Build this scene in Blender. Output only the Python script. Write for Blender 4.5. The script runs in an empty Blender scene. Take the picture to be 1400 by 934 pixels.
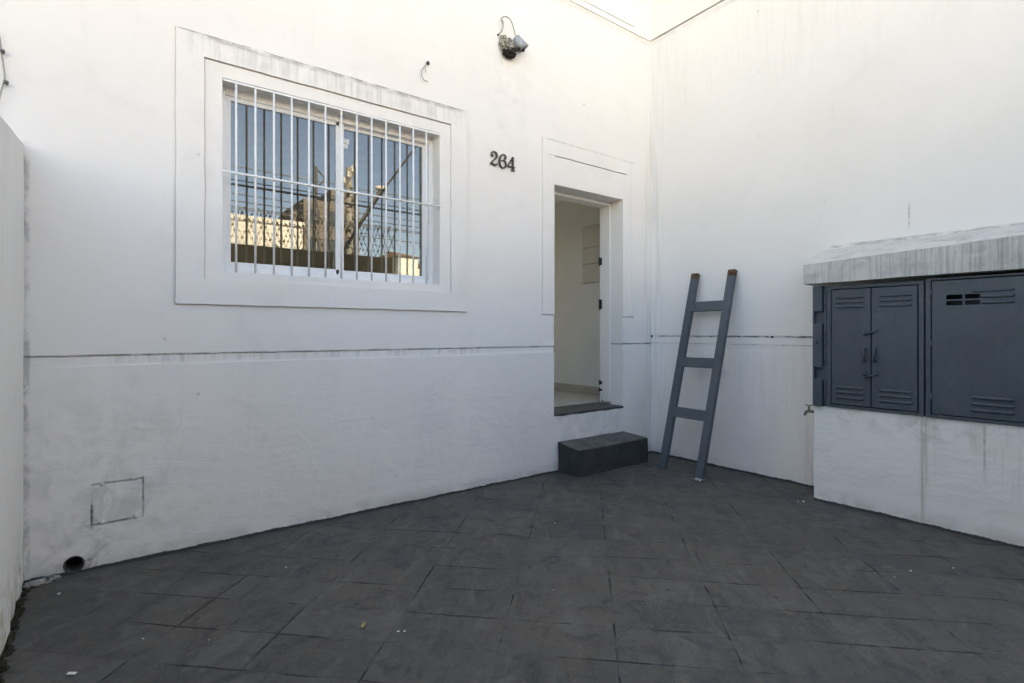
import bpy, bmesh, math, random
from mathutils import Vector, Matrix, noise as mnoise
random.seed(7)
SC = bpy.context.scene
COL = SC.collection
R = math.radians

# ------------------------------------------------------------------ camera
cam_d = bpy.data.cameras.new('camera')
cam = bpy.data.objects.new('camera', cam_d); COL.objects.link(cam)
cam_d.sensor_width = 36.0
cam_d.lens = 735.0/1400.0*36.0
cam_d.shift_y = -12.0/1400.0
cam_d.clip_start = 0.02; cam_d.clip_end = 600
cam.location = (-4.7574, -3.7452, 1.3)
cam.rotation_euler = (R(90), 0, R(-37.295))
SC.camera = cam

# ------------------------------------------------------------------ sky, sun, exposure
SUN_EL, SUN_AZ = 36.0, 12.0          # azimuth measured from +Y towards +X
world = bpy.data.worlds.new('World'); SC.world = world; world.use_nodes = True
wn = world.node_tree.nodes; wl = world.node_tree.links; wn.clear()
sky = wn.new('ShaderNodeTexSky'); sky.sky_type = 'NISHITA'; sky.sun_disc = False
sky.sun_elevation = R(SUN_EL); sky.sun_rotation = R(SUN_AZ)
sky.air_density = 0.8; sky.dust_density = 0.6; sky.ozone_density = 0.5; sky.altitude = 700
bg = wn.new('ShaderNodeBackground'); bg.inputs['Strength'].default_value = 0.10
wo = wn.new('ShaderNodeOutputWorld')
wl.new(sky.outputs[0], bg.inputs[0]); wl.new(bg.outputs[0], wo.inputs[0])
sun_d = bpy.data.lights.new('sun', 'SUN'); sun_d.energy = 4.3; sun_d.angle = R(0.5)
sun_d.color = (1.0, 0.93, 0.82)
sun = bpy.data.objects.new('sun', sun_d); COL.objects.link(sun)
sdir = Vector((math.sin(R(SUN_AZ))*math.cos(R(SUN_EL)), math.cos(R(SUN_AZ))*math.cos(R(SUN_EL)), math.sin(R(SUN_EL))))
sun.rotation_euler = (-sdir).to_track_quat('-Z', 'Y').to_euler()
sun.location = (0, 20, 30)
SC.view_settings.view_transform = 'Standard'; SC.view_settings.look = 'None'
SC.view_settings.gamma = 1.0; SC.view_settings.use_curve_mapping = False
SC.view_settings.exposure = 2.97
SC.view_settings.use_white_balance = True; SC.view_settings.white_balance_temperature = 9050
SC.cycles.max_bounces = 12; SC.cycles.diffuse_bounces = 6; SC.cycles.glossy_bounces = 6
SC.cycles.transparent_max_bounces = 12

# ------------------------------------------------------------------ node helper
class NT:
    def __init__(s, name):
        s.m = bpy.data.materials.new(name); s.m.use_nodes = True
        s.t = s.m.node_tree; s.t.nodes.clear()
        s.out = s.t.nodes.new('ShaderNodeOutputMaterial')
    def n(s, typ, ins=None, **kw):
        nd = s.t.nodes.new(typ)
        for k, v in kw.items(): setattr(nd, k, v)
        for k, v in (ins or {}).items():
            if hasattr(v, 'is_output') or isinstance(v, bpy.types.NodeSocket): s.t.links.new(v, nd.inputs[k])
            else: nd.inputs[k].default_value = v
        return nd
    def math(s, op, a, b=None, c=None, clamp=False):
        ins = {0: a}
        if b is not None: ins[1] = b
        if c is not None: ins[2] = c
        nd = s.n('ShaderNodeMath', ins, operation=op, use_clamp=clamp); return nd.outputs[0]
    def mul(s, *a):
        r = a[0]
        for b in a[1:]: r = s.math('MULTIPLY', r, b)
        return r
    def ramp(s, v, a, b, c=0.0, d=1.0, smooth=True):
        nd = s.n('ShaderNodeMapRange', {'Value': v, 'From Min': a, 'From Max': b, 'To Min': c, 'To Max': d})
        nd.interpolation_type = 'SMOOTHSTEP' if smooth else 'LINEAR'; nd.clamp = True
        return nd.outputs['Result']
    def mix(s, f, a, b):
        nd = s.t.nodes.new('ShaderNodeMix'); nd.data_type = 'RGBA'; nd.clamp_factor = True
        for idx, v in ((0, f), (6, a), (7, b)):
            if isinstance(v, bpy.types.NodeSocket): s.t.links.new(v, nd.inputs[idx])
            else: nd.inputs[idx].default_value = (v if idx == 0 else tuple(v)+((1,) if len(v) == 3 else ()))
        return nd.outputs[2]
    def noise(s, vec, scale, detail=4, rough=0.55, dist=0.0):
        nd = s.n('ShaderNodeTexNoise', {'Vector': vec, 'Scale': scale, 'Detail': detail, 'Roughness': rough, 'Distortion': dist})
        return nd.outputs['Fac']
    def pos(s):
        return s.n('ShaderNodeNewGeometry').outputs['Position']
    def objco(s):
        return s.n('ShaderNodeTexCoord').outputs['Object']
    def xyz(s, v):
        o = s.n('ShaderNodeSeparateXYZ', {0: v}).outputs; return o[0], o[1], o[2]
    def vec(s, x, y, z):
        return s.n('ShaderNodeCombineXYZ', {0: x, 1: y, 2: z}).outputs[0]
    def scale(s, v, sx, sy, sz):
        return s.n('ShaderNodeVectorMath', {0: v, 1: (sx, sy, sz)}, operation='MULTIPLY').outputs[0]
    def box(s, u, z, u0, u1, z0, z1, su, sz0, sz1=None):
        sz1 = sz0 if sz1 is None else sz1
        return s.mul(s.ramp(u, u0-su, u0+su), s.ramp(u, u1-su, u1+su, 1, 0), s.ramp(z, z0-sz0, z0+sz0), s.ramp(z, z1-sz1, z1+sz1, 1, 0))
    def bsdf(s, col, rough=0.6, bump=None, dist=0.01, strength=1.0, spec=0.5, metal=0.0):
        b = s.n('ShaderNodeBsdfPrincipled', {'Roughness': rough, 'Metallic': metal, 'Specular IOR Level': spec})
        if isinstance(col, bpy.types.NodeSocket): s.t.links.new(col, b.inputs['Base Color'])
        else: b.inputs['Base Color'].default_value = tuple(col)+(1,)
        if bump is not None:
            bp = s.n('ShaderNodeBump', {'Height': bump, 'Distance': dist, 'Strength': strength})
            s.t.links.new(bp.outputs[0], b.inputs['Normal'])
        s.t.links.new(b.outputs[0], s.out.inputs[0]); return b

WHITE = (0.835, 0.793, 0.758)
def plaster(name, axis='x', base=WHITE, stains=(), trowel_top=1.05, splash=True, streak=0.10, trowel=1.0, dirty=1.0):
    """painted render; axis = horizontal world axis along the wall. stains: (u0,u1,z0,z1,su,sz0,sz1,amount,colour,kind)"""
    t = NT(name); p = t.pos(); x, y, z = t.xyz(p); u = x if axis == 'x' else y
    nzab = t.math('ABSOLUTE', t.xyz(t.n('ShaderNodeNewGeometry').outputs['True Normal'])[2])
    big = t.noise(p, 0.7, 5, 0.6); mid = t.noise(p, 3.2, 6, 0.62, 0.6); fine = t.noise(p, 70, 3, 0.6)
    col = t.mix(t.ramp(big, 0.35, 0.68), base, tuple(c*k for c, k in zip(base, (0.955, 0.95, 0.94))))
    col = t.mix(t.mul(t.ramp(mid, 0.52, 0.75), 0.16*dirty), col, (0.55, 0.53, 0.50))
    # long faint rain streaks
    sv = t.vec(t.mul(x, 14.0), t.mul(y, 14.0), t.mul(z, 0.45))
    st = t.ramp(t.noise(sv, 1.0, 5, 0.65), 0.56, 0.78)
    col = t.mix(t.mul(st, t.ramp(big, 0.40, 0.62), streak), col, (0.42, 0.39, 0.36))
    # scattered specks and scuffs
    vor = t.n('ShaderNodeTexVoronoi', {'Vector': p, 'Scale': 4.2}); vor.feature = 'F1'
    speck = t.mul(t.ramp(vor.outputs['Distance'], 0.035, 0.07, 1, 0), t.ramp(t.noise(p, 6.1, 2), 0.5, 0.62))
    col = t.mix(t.mul(speck, 0.35), col, (0.30, 0.28, 0.26))
    scuff = t.ramp(t.noise(t.vec(t.mul(u, 3.0), 3.3, t.mul(z, 11.0)), 1.0, 6, 0.72, 1.2), 0.66, 0.74)
    col = t.mix(t.mul(scuff, 0.13*dirty), col, (0.45, 0.43, 0.42))
    for (u0, u1, z0, z1, su, s0, s1, amt, c, kind) in stains:
        m = t.box(u, z, u0, u1, z0, z1, su, s0, s1)
        if kind == 'streak':
            m = t.mul(m, t.ramp(nzab, 0.3, 0.6, 1, 0))
            q = t.ramp(t.noise(t.vec(t.mul(u, 26.0), 1.7, t.mul(z, 1.6)), 1.0, 5, 0.7), 0.42, 0.70)
            m = t.mul(m, q)
        elif kind == 'fine':
            m = t.mul(m, t.ramp(nzab, 0.3, 0.6, 1, 0))
            q = t.ramp(t.noise(t.vec(t.mul(u, 75.0), 5.7, t.mul(z, 2.2)), 1.0, 4, 0.7), 0.48, 0.66)
            m = t.mul(m, q)
        elif kind == 'blot':
            q = t.ramp(t.noise(p, 7.0, 7, 0.7, 0.8), 0.42, 0.66); m = t.mul(m, q)
        elif kind == 'line':
            q = t.ramp(t.noise(t.vec(t.mul(u, 9.0), 2.2, t.mul(z, 30)), 1.0, 5, 0.75), 0.36, 0.60); m = t.mul(m, q)
        col = t.mix(t.mul(m, amt), col, c)
    if splash:
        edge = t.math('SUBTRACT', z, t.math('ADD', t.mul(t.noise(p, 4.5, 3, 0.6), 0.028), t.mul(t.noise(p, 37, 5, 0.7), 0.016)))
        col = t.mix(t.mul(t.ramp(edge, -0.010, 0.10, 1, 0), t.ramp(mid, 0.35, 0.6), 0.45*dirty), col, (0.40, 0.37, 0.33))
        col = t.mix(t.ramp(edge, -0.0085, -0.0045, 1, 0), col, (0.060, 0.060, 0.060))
    # relief: fine stipple everywhere, trowel ridges lower down, soft lumps
    tv = t.vec(t.mul(x, 1.1), t.mul(y, 1.1), t.math('ADD', t.mul(z, 9.0), t.mul(big, 4.0)))
    ridg = t.mul(t.math('ADD', t.mul(t.ramp(t.noise(tv, 1.0, 6, 0.62, 0.35), 0.40, 0.80, smooth=False), 0.6), t.mul(t.noise(t.scale(p, 1, 1, 2.6), 4.0, 5, 0.6), 0.5)), t.ramp(mid, 0.35, 0.65, 0.25, 1.0), t.ramp(z, trowel_top-0.5, trowel_top+0.1, 1.0, 0.18), trowel)
    h = t.math('ADD', t.mul(fine, 0.10), t.mul(ridg, 1.15))
    h = t.math('ADD', h, t.mul(t.noise(p, 11, 4, 0.6), 0.13))
    t.bsdf(col, 0.82, h, 0.010, 0.55, spec=0.25)
    return t.m

def simple(name, col, rough=0.5, spec=0.5, metal=0.0, var=0.10, scale=6.0, bump=0.0, bscale=60, wear=None):
    t = NT(name); p = t.pos()
    nz = t.noise(p, scale, 5, 0.6)
    c = t.mix(t.ramp(nz, 0.3, 0.7), tuple(v*(1-var) for v in col), tuple(min(1, v*(1+var)) for v in col))
    if wear: c = t.mix(t.mul(t.ramp(t.noise(p, wear[1], 6, 0.7), wear[2], wear[2]+0.08), wear[3]), c, wear[0])
    rr = t.ramp(t.noise(p, scale*2.3, 4), 0.3, 0.7, max(0.02, rough-0.08), min(1, rough+0.08))
    h = t.noise(p, bscale, 4, 0.6) if bump else None
    b = t.bsdf(c, 0.5, h, bump or 0.01, 0.6, spec, metal)
    t.t.links.new(rr, b.inputs['Roughness'])
    return t.m

# ------------------------------------------------------------------ mesh helpers
class MB:
    def __init__(s): s.bm = bmesh.new()
    def quad(s, *pts):
        return s.bm.faces.new([s.bm.verts.new(p) for p in pts])
    def box(s, x0, x1, y0, y1, z0, z1, bevel=0.0, mat=None):
        if mat is None: mat = Matrix()
        c = Vector(((x0+x1)/2, (y0+y1)/2, (z0+z1)/2))
        r = bmesh.ops.create_cube(s.bm, size=1.0, matrix=mat @ Matrix.Translation(c) @ Matrix.Diagonal((abs(x1-x0), abs(y1-y0), abs(z1-z0), 1)))
        if bevel:
            es = list({e for v in r['verts'] for e in v.link_edges})
            bmesh.ops.bevel(s.bm, geom=es, offset=bevel, segments=2, profile=0.6, affect='EDGES', clamp_overlap=True)
    def bar(s, a, b, w, th, up, bevel=0.004):
        """box beam from a to b; w along up x dir, th along up-ish normal"""
        a, b = Vector(a), Vector(b); d = (b-a); L = d.length; d.normalize()
        n = (up - d*up.dot(d)).normalized(); sdv = d.cross(n)
        M = Matrix((sdv, n, d)).transposed().to_4x4(); M.translation = a
        s.box(-w/2, w/2, -th/2, th/2, 0, L, bevel, M)
    def tube(s, pts, r, seg=8, cap=True):
        pts = [Vector(p) for p in pts]; rings = []; ref = None
        for i, p in enumerate(pts):
            d = (pts[min(i+1, len(pts)-1)] - pts[max(i-1, 0)]).normalized()
            if ref is None: ref = d.orthogonal().normalized()
            ref = (ref - d*ref.dot(d)).normalized(); o = d.cross(ref)
            rr = r[i] if isinstance(r, (list, tuple)) else r
            rings.append([s.bm.verts.new(p + (ref*math.cos(2*math.pi*k/seg) + o*math.sin(2*math.pi*k/seg))*rr) for k in range(seg)])
        for A, B in zip(rings, rings[1:]):
            for k in range(seg): s.bm.faces.new((A[k], A[(k+1) % seg], B[(k+1) % seg], B[k]))
        if cap:
            s.bm.faces.new(rings[0][::-1]); s.bm.faces.new(rings[-1])
    def lathe(s, prof, M, seg=20):
        """profile (r,h) spun round local Z"""
        rings = []
        for r, h in prof:
            rings.append([s.bm.verts.new(M @ Vector((r*math.cos(2*math.pi*k/seg), r*math.sin(2*math.pi*k/seg), h))) for k in range(seg)])
        for A, B in zip(rings, rings[1:]):
            for k in range(seg): s.bm.faces.new((A[k], A[(k+1) % seg], B[(k+1) % seg], B[k]))
    def lump(s, c, r, sx=1, sy=1, sz=1, amp=0.35, freq=3.0, sub=3, seed=0):
        g = bmesh.ops.create_icosphere(s.bm, subdivisions=sub, radius=1.0)
        for v in g['verts']:
            k = 1 + amp*mnoise.noise(v.co*freq + Vector((seed*7.1, seed*3.3, 1.7)))
            v.co = Vector(c) + Vector((v.co.x*sx, v.co.y*sy, v.co.z*sz))*r*k
    def build(s, name, mat=None, parent=None, smooth=False, loc=None):
        bmesh.ops.recalc_face_normals(s.bm, faces=s.bm.faces)
        me = bpy.data.meshes.new(name); s.bm.to_mesh(me); s.bm.free()
        if mat: me.materials.append(mat)
        if smooth:
            for p in me.polygons: p.use_smooth = True
        o = bpy.data.objects.new(name, me); COL.objects.link(o)
        if parent:
            o.parent = parent; me.transform(Matrix.Translation(-Vector(parent['_base'])))
        elif loc is not None:
            me.transform(Matrix.Translation(-Vector(loc))); o.location = loc
        return o
def tag(o, label=None, cat=None, group=None, kind=None):
    if label: o['label'] = label
    if cat: o['category'] = cat
    if group: o['group'] = group
    if kind: o['kind'] = kind
    return o
def thing(name, loc, label, cat, group=None):
    o = bpy.data.objects.new(name, None); COL.objects.link(o); o.location = loc; o['_base'] = tuple(loc)
    o.empty_display_size = 0.1
    return tag(o, label, cat, group)
def sub(o, root):
    o['_base'] = tuple(root['_base']); return o      # lets a part parent sub-parts in the same frame

def cuts(lo, hi, marks, step):
    a = sorted(set([lo, hi] + [m for m in marks if lo < m < hi])); out = []
    for p, q in zip(a, a[1:]):
        n = max(1, math.ceil((q-p)/step))
        out += [p+(q-p)*i/n for i in range(n)]
    return out + [hi]
def relief(us, zs, depth, place, hole=0.2, wob=0.0025, bulge=0.0, zwarp=None):
    """sheet of cells; depth(u,z) = how far the cell stands proud (None: an opening with reveals `hole` deep)."""
    mb = MB(); bm = mb.bm; nu, nz = len(us)-1, len(zs)-1
    D = [[depth((us[i]+us[i+1])/2, (zs[j]+zs[j+1])/2) for j in range(nz)] for i in range(nu)]
    def pt(i, j, d):
        u, z = us[i], zs[j]; q = Vector((u*6.0, 3.1, z*6.0))
        du = wob*mnoise.noise(q) + wob*0.5*mnoise.noise(q*3.7); dz = wob*mnoise.noise(q+Vector((9, 4, 2))) + wob*0.5*mnoise.noise(q*4.1+Vector((5, 1, 1)))
        if i in (0, nu): du = 0
        if j in (0, nz): dz = 0
        b = bulge*mnoise.noise(Vector((u*1.1, 7.7, z*1.1)))
        zz = z+dz
        if zwarp: zz = zwarp(u, zz)
        return place(u+du, zz, d+b)
    for i in range(nu):
        for j in range(nz):
            d = D[i][j]
            if d is not None: mb.quad(pt(i, j, d), pt(i+1, j, d), pt(i+1, j+1, d), pt(i, j+1, d))
            for (a, b, ii, jj) in (((i+1, j), (i+1, j+1), i+1, j), ((i, j+1), (i+1, j+1), i, j+1)):
                if ii >= nu or jj >= nz: continue
                e = D[ii][jj]
                if d == e: continue
                dd = -hole if d is None else d; ee = -hole if e is None else e
                if dd == ee: continue
                mb.quad(pt(*a, dd), pt(*b, dd), pt(*b, ee), pt(*a, ee))
    bmesh.ops.remove_doubles(bm, verts=bm.verts, dist=1e-5)
    return mb

# ------------------------------------------------------------------ materials
GREY = (0.40, 0.385, 0.36); DIRT = (0.30, 0.28, 0.25); DARK = (0.10, 0.095, 0.09); FRESH_LIT = (0.80, 0.77, 0.715)
M = {}
M['facade'] = plaster('facade_plaster', 'x', stains=[
    (-4.36, -2.42, 2.975, 3.105, 0.06, 0.05, 0.003, 0.55, (0.50, 0.48, 0.45), 'streak'),
    (-4.30, -2.45, 2.99, 3.10, 0.10, 0.03, 0.003, 0.35, (0.52, 0.50, 0.47), 'blot'),
    (-4.30, -2.45, 3.085, 3.112, 0.10, 0.012, 0.003, 0.6, DIRT, 'line'),
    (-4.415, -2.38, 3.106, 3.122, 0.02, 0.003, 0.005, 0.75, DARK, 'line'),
    (-3.72, -3.38, 2.93, 3.06, 0.05, 0.03, 0.03, 0.7, FRESH_LIT, 'blot'),
    (-4.22, -4.08, 2.89, 2.96, 0.03, 0.02, 0.02, 0.8, FRESH_LIT, ''),
    (-4.9, -2.2, 1.126, 1.176, 0.3, 0.006, 0.003, 0.40, GREY, 'streak'),
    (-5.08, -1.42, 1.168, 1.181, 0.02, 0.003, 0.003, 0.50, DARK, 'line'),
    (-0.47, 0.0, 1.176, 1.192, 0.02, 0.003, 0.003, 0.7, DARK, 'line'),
    (-5.08, -1.42, 1.108, 1.119, 0.02, 0.004, 0.004, 0.6, FRESH_LIT, 'line'),  # pale line puts the lit upper edge of the ledge into the colour
    (-2.10, -1.72, 2.9, 3.76, 0.15, 0.5, 0.08, 0.12, GREY, 'blot'),
    (-2.07, -1.86, 3.45, 3.74, 0.07, 0.18, 0.03, 0.16, DIRT, 'blot'),
    (-0.12, 0.0, 0.0, 4.6, 0.07, 0.2, 0.2, 0.35, (0.56, 0.50, 0.41), 'streak'),
    (-0.006, 0.02, 0.0, 7.0, 0.003, 0.1, 0.1, 0.5, DIRT, 'line'),
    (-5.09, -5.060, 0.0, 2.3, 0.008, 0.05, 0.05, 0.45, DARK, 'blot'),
    (-5.2, -4.35, 0.0, 0.9, 0.3, 0.02, 0.45, 0.30, GREY, 'blot'),
    (-4.99, -4.72, -0.02, 0.16, 0.06, 0.02, 0.06, 0.55, DIRT, 'blot'),
    (-4.84, -4.53, 0.215, 0.50, 0.02, 0.02, 0.02, 0.16, GREY, 'blot'),
    (-4.806, -4.565, 0.459, 0.474, 0.006, 0.003, 0.003, 0.5, DARK, 'line'), (-4.81, -4.60, 0.236, 0.250, 0.006, 0.003, 0.003, 0.5, DARK, 'line'),
    (-4.812, -4.797, 0.23, 0.35, 0.003, 0.02, 0.02, 0.5, DARK, 'line'), (-4.577, -4.566, 0.25, 0.47, 0.003, 0.02, 0.02, 0.45, DARK, 'line'),
    (-4.85, -4.77, 0.215, 0.275, 0.02, 0.02, 0.02, 0.5, DARK, 'blot'), (-4.86, -4.80, 0.01, 0.07, 0.02, 0.02, 0.02, 0.8, DARK, 'blot'),
    (-1.44, -1.38, 1.2, 2.6, 0.01, 0.3, 0.3, 0.25, GREY, 'blot'),
    (-1.36, -0.50, 0.22, 0.53, 0.05, 0.05, 0.02, 0.34, (0.50, 0.46, 0.40), 'blot'),
    (-1.56, -0.29, 3.078, 3.094, 0.02, 0.004, 0.004, 0.5, GREY, 'line'),
    (-1.5, 0.0, 4.40, 4.462, 0.2, 0.03, 0.004, 0.30, DIRT, 'line'),
])
M['side'] = plaster('side_wall_plaster', 'y', base=(0.815, 0.782, 0.750), streak=0.06, dirty=0.5, trowel=0.35, trowel_top=1.3, stains=[
    (-4.6, 0.0, 3.6, 4.47, 0.1, 0.5, 0.004, 0.13, (0.50, 0.47, 0.44), 'streak'),
    (-4.6, 0.0, 4.43, 4.475, 0.02, 0.02, 0.004, 0.25, DIRT, 'line'),
    (-1.9, 0.0, 0.45, 1.19, 0.05, 0.35, 0.02, 0.20, (0.56, 0.53, 0.50), 'streak'),
    (-1.8, 0.0, 0.60, 1.19, 0.05, 0.30, 0.02, 0.07, (0.42, 0.39, 0.36), 'fine'),
    (-1.9, -0.01, 1.255, 1.272, 0.01, 0.005, 0.004, 0.60, DARK, 'line'),
    (-1.69, -0.75, 1.262, 1.272, 0.05, 0.004, 0.003, 0.55, DARK, 'line'),
    (-1.9, 0.0, 1.186, 1.194, 0.02, 0.003, 0.003, 0.55, DIRT, 'line'),
    (-1.9, -0.9, 1.125, 1.137, 0.02, 0.004, 0.004, 0.5, FRESH_LIT, 'line'),
    (-1.86, -1.62, 0.0, 0.62, 0.03, 0.1, 0.05, 0.45, (0.50, 0.46, 0.41), 'streak'),
    (-0.14, 0.0, 0.3, 4.4, 0.06, 0.3, 0.3, 0.22, DIRT, 'streak'),
    (-4.6, -1.82, 1.992, 2.016, 0.03, 0.004, 0.006, 0.65, DIRT, 'line'),
    (-2.365, -2.352, 2.07, 2.26, 0.004, 0.04, 0.04, 0.55, DIRT, 'line'),
])
M['left'] = plaster('boundary_wall_plaster', 'y', base=(0.765, 0.755, 0.735), streak=0.05, trowel=0.6, trowel_top=1.2, stains=[
    (-5.0, 0.0, 1.4, 2.30, 0.1, 0.35, 0.06, 0.16, (0.45, 0.44, 0.42), 'streak'),
    (-5.0, 0.0, -0.02, 0.24, 0.05, 0.02, 0.16, 0.75, (0.30, 0.30, 0.18), 'blot'),
    (-5.0, 0.0, 2.05, 2.30, 0.05, 0.10, 0.02, 0.12, DIRT, 'fine'),
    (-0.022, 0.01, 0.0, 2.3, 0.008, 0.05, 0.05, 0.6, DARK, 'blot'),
    (-0.55, -0.35, 0.95, 1.05, 0.06, 0.04, 0.04, 0.5, GREY, 'blot'),
])
M['plinth'] = plaster('plinth_plaster', 'y', base=(0.80,0.79,0.75), streak=0.12, trowel_top=1.6, trowel=0.75, stains=[
    (-2.70, -1.90, 0.60, 0.74, 0.1, 0.08, 0.02, 0.40, (0.42, 0.40, 0.36), 'blot'),
    (-3.6, -2.5, 0.56, 0.74, 0.1, 0.10, 0.02, 0.40, (0.42, 0.40, 0.36), 'blot'),
    (-2.568, -2.525, 0.08, 0.75, 0.010, 0.18, 0.02, 0.75, (0.40, 0.37, 0.30), 'fine'),
    (-2.60, -2.50, 0.35, 0.75, 0.015, 0.25, 0.02, 0.35, (0.44, 0.41, 0.35), 'streak'),
    (-2.536, -2.529, 0.05, 0.75, 0.003, 0.3, 0.02, 0.55, (0.40, 0.36, 0.28), ''), (-2.556, -2.551, 0.20, 0.75, 0.003, 0.3, 0.02, 0.5, (0.42, 0.38, 0.31), ''),
    (-2.545, -2.520, 0.02, 0.60, 0.008, 0.3, 0.2, 0.25, (0.48, 0.44, 0.36), ''),
    (-2.862, -2.850, 0.42, 0.74, 0.004, 0.18, 0.02, 0.6, DIRT, 'line'),
    (-3.05, -2.80, 0.35, 0.74, 0.04, 0.3, 0.02, 0.28, GREY, 'fine'),
    (-3.6, -1.8, -0.02, 0.08, 0.05, 0.01, 0.05, 0.35, (0.50, 0.45, 0.36), 'blot'),
])
M['slab'] = plaster('slab_cement', 'y', base=(0.60, 0.585, 0.55), streak=0.05, trowel_top=3.0, splash=False, trowel=0.7, stains=[
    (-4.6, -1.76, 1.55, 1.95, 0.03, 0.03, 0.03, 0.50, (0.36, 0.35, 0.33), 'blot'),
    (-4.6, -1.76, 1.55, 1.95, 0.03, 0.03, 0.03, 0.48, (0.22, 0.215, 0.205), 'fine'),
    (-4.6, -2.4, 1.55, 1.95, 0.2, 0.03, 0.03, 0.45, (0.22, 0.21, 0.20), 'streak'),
    (-3.1, -2.3, 1.86, 1.98, 0.2, 0.03, 0.03, 0.35, (0.30, 0.28, 0.26), 'blot'),
])
def painted(name, col, axis_scale, rough, chips, drip):
    t = NT(name); p = t.pos()
    n_ = t.noise(p, 2.6, 5, 0.6); br = t.noise(t.scale(p, *axis_scale), 1.0, 5, 0.65)
    c = t.mix(t.ramp(n_, 0.3, 0.7), tuple(v*0.90 for v in col), tuple(v*1.10 for v in col))
    c = t.mix(t.mul(t.ramp(br, 0.45, 0.75), 0.30), c, tuple(v*1.45 for v in col))
    sv = t.noise(t.scale(p, 1.0, 42.0, 1.3), 1.0, 5, 0.7)
    c = t.mix(t.mul(t.ramp(sv, 0.60, 0.74), drip), c, tuple(v*0.42 for v in col))
    dust = t.noise(p, 8.0, 7, 0.7)
    c = t.mix(t.mul(t.ramp(dust, 0.55, 0.72), 0.30), c, (0.14, 0.145, 0.15))
    ch = t.ramp(t.noise(p, 36.0, 5, 0.7), 0.715, 0.73)
    c = t.mix(t.mul(ch, t.ramp(n_, 0.45, 0.6), chips), c, (0.10, 0.055, 0.035))
    h = t.math('ADD', t.mul(br, 0.6), t.mul(t.noise(p, 5.0, 3, 0.5), 1.1)); h = t.math('SUBTRACT', h, t.mul(ch, 0.3))
    b_ = t.bsdf(c, rough, h, 0.004, 0.6, 0.45)
    t.t.links.new(t.ramp(br, 0.3, 0.7, rough-0.10, rough+0.12), b_.inputs['Roughness'])
    return t.m
M['metal'] = painted('slate_blue_paint', (0.057, 0.074, 0.091), (30.0, 34.0, 4.0), 0.40, 0.8, 0.30)
M['wood'] = painted('grey_wood_paint', (0.076, 0.094, 0.109), (70.0, 70.0, 3.5), 0.48, 0.7, 0.20)
M['rawwood'] = simple('bare_brown_wood', (0.115, 0.070, 0.045), 0.75, 0.2, var=0.35, scale=22)
M['rust'] = simple('rusty_hole', (0.09, 0.022, 0.012), 0.8, 0.2, var=0.3, scale=40)
M['black'] = simple('black_iron', (0.020, 0.020, 0.022), 0.5)
M['white_metal'] = simple('white_window_paint', (0.80, 0.80, 0.80), 0.35, 0.5, var=0.03, scale=4)
M['bar_metal'] = simple('white_bar_paint', (0.80, 0.79, 0.77), 0.42, 0.5, var=0.04, scale=9, bump=0.002, bscale=90)
M['rubber'] = simple('dark_seal', (0.045, 0.045, 0.045), 0.6)
t = NT('white_door_paint'); p = t.pos(); x, y, z = t.xyz(p)
c = t.mix(t.mul(t.ramp(t.noise(p, 14, 6, 0.7), 0.66, 0.74), 0.35), (0.78, 0.775, 0.76), (0.40, 0.39, 0.37))
edge = t.math('SUBTRACT', z, t.mul(t.noise(p, 30, 5, 0.75), 0.10))
c = t.mix(t.mul(t.ramp(edge, 0.505, 0.535, 1, 0), 0.9), c, (0.085, 0.08, 0.07))
c = t.mix(t.mul(t.ramp(edge, 0.50, 0.72, 1, 0), t.ramp(t.noise(p, 45, 4, 0.7), 0.52, 0.6), 0.5), c, (0.25, 0.23, 0.20))
t.bsdf(c, 0.42, t.noise(t.scale(p, 40, 40, 4), 1.0, 4), 0.002, 0.5); M['door_paint'] = t.m
M['hall'] = simple('hall_wall_paint', (0.57, 0.605, 0.63), 0.7, 0.3, var=0.03, scale=2, bump=0.002, bscale=60)
M['hallceil'] = simple('hall_ceiling_paint', (0.70, 0.68, 0.62), 0.8, 0.2, var=0.03)
M['tile'] = simple('hall_floor_tile', (0.46, 0.45, 0.41), 0.35, 0.5, var=0.08, scale=7)
M['skirt'] = simple('grey_skirting', (0.30, 0.29, 0.26), 0.5, 0.4, var=0.08)
M['panel'] = simple('panel_paint', (0.47, 0.48, 0.47), 0.5, 0.4, var=0.03)
M['sill'] = simple('worn_dark_paint', (0.088, 0.086, 0.083), 0.70, 0.3, var=0.20, scale=9, bump=0.008, bscale=30, wear=((0.15, 0.145, 0.135), 17, 0.60, 0.5))
M['steptop'] = simple('lit_step_top', (0.112, 0.108, 0.102), 0.75, 0.25, var=0.22, scale=8, bump=0.010, bscale=26, wear=((0.055, 0.055, 0.055), 15, 0.56, 0.7))  # step top made lighter: the light falling on it is in the colour
M['step'] = simple('shaded_step_paint', (0.052, 0.054, 0.053), 0.75, 0.25, var=0.16, scale=7, bump=0.012, bscale=18, wear=((0.11, 0.11, 0.11), 13, 0.64, 0.5))  # same dark paint, darkened on the sides to carry their shade
M['number'] = simple('weathered_iron', (0.060, 0.053, 0.045), 0.5, 0.5, 0.3, var=0.25, scale=60)
M['lampgrey'] = simple('grey_lamp_cup', (0.34, 0.36, 0.38), 0.45, 0.5, 0.2, var=0.2, scale=40)
M['lampdirt'] = simple('crumbled_lamp_base', (0.36, 0.33, 0.28), 0.9, 0.2, var=0.5, scale=70, bump=0.01, bscale=60, wear=((0.05, 0.045, 0.04), 45, 0.50, 0.9))
M['lampdark'] = simple('burnt_lamp_edge', (0.035, 0.030, 0.026), 0.85, 0.2, var=0.5, scale=60, bump=0.01, bscale=70)
M['cable'] = simple('grey_cable', (0.30, 0.29, 0.28), 0.5, var=0.2, scale=30)
M['cabledk'] = simple('dark_cable', (0.05, 0.05, 0.05), 0.5)
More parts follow.
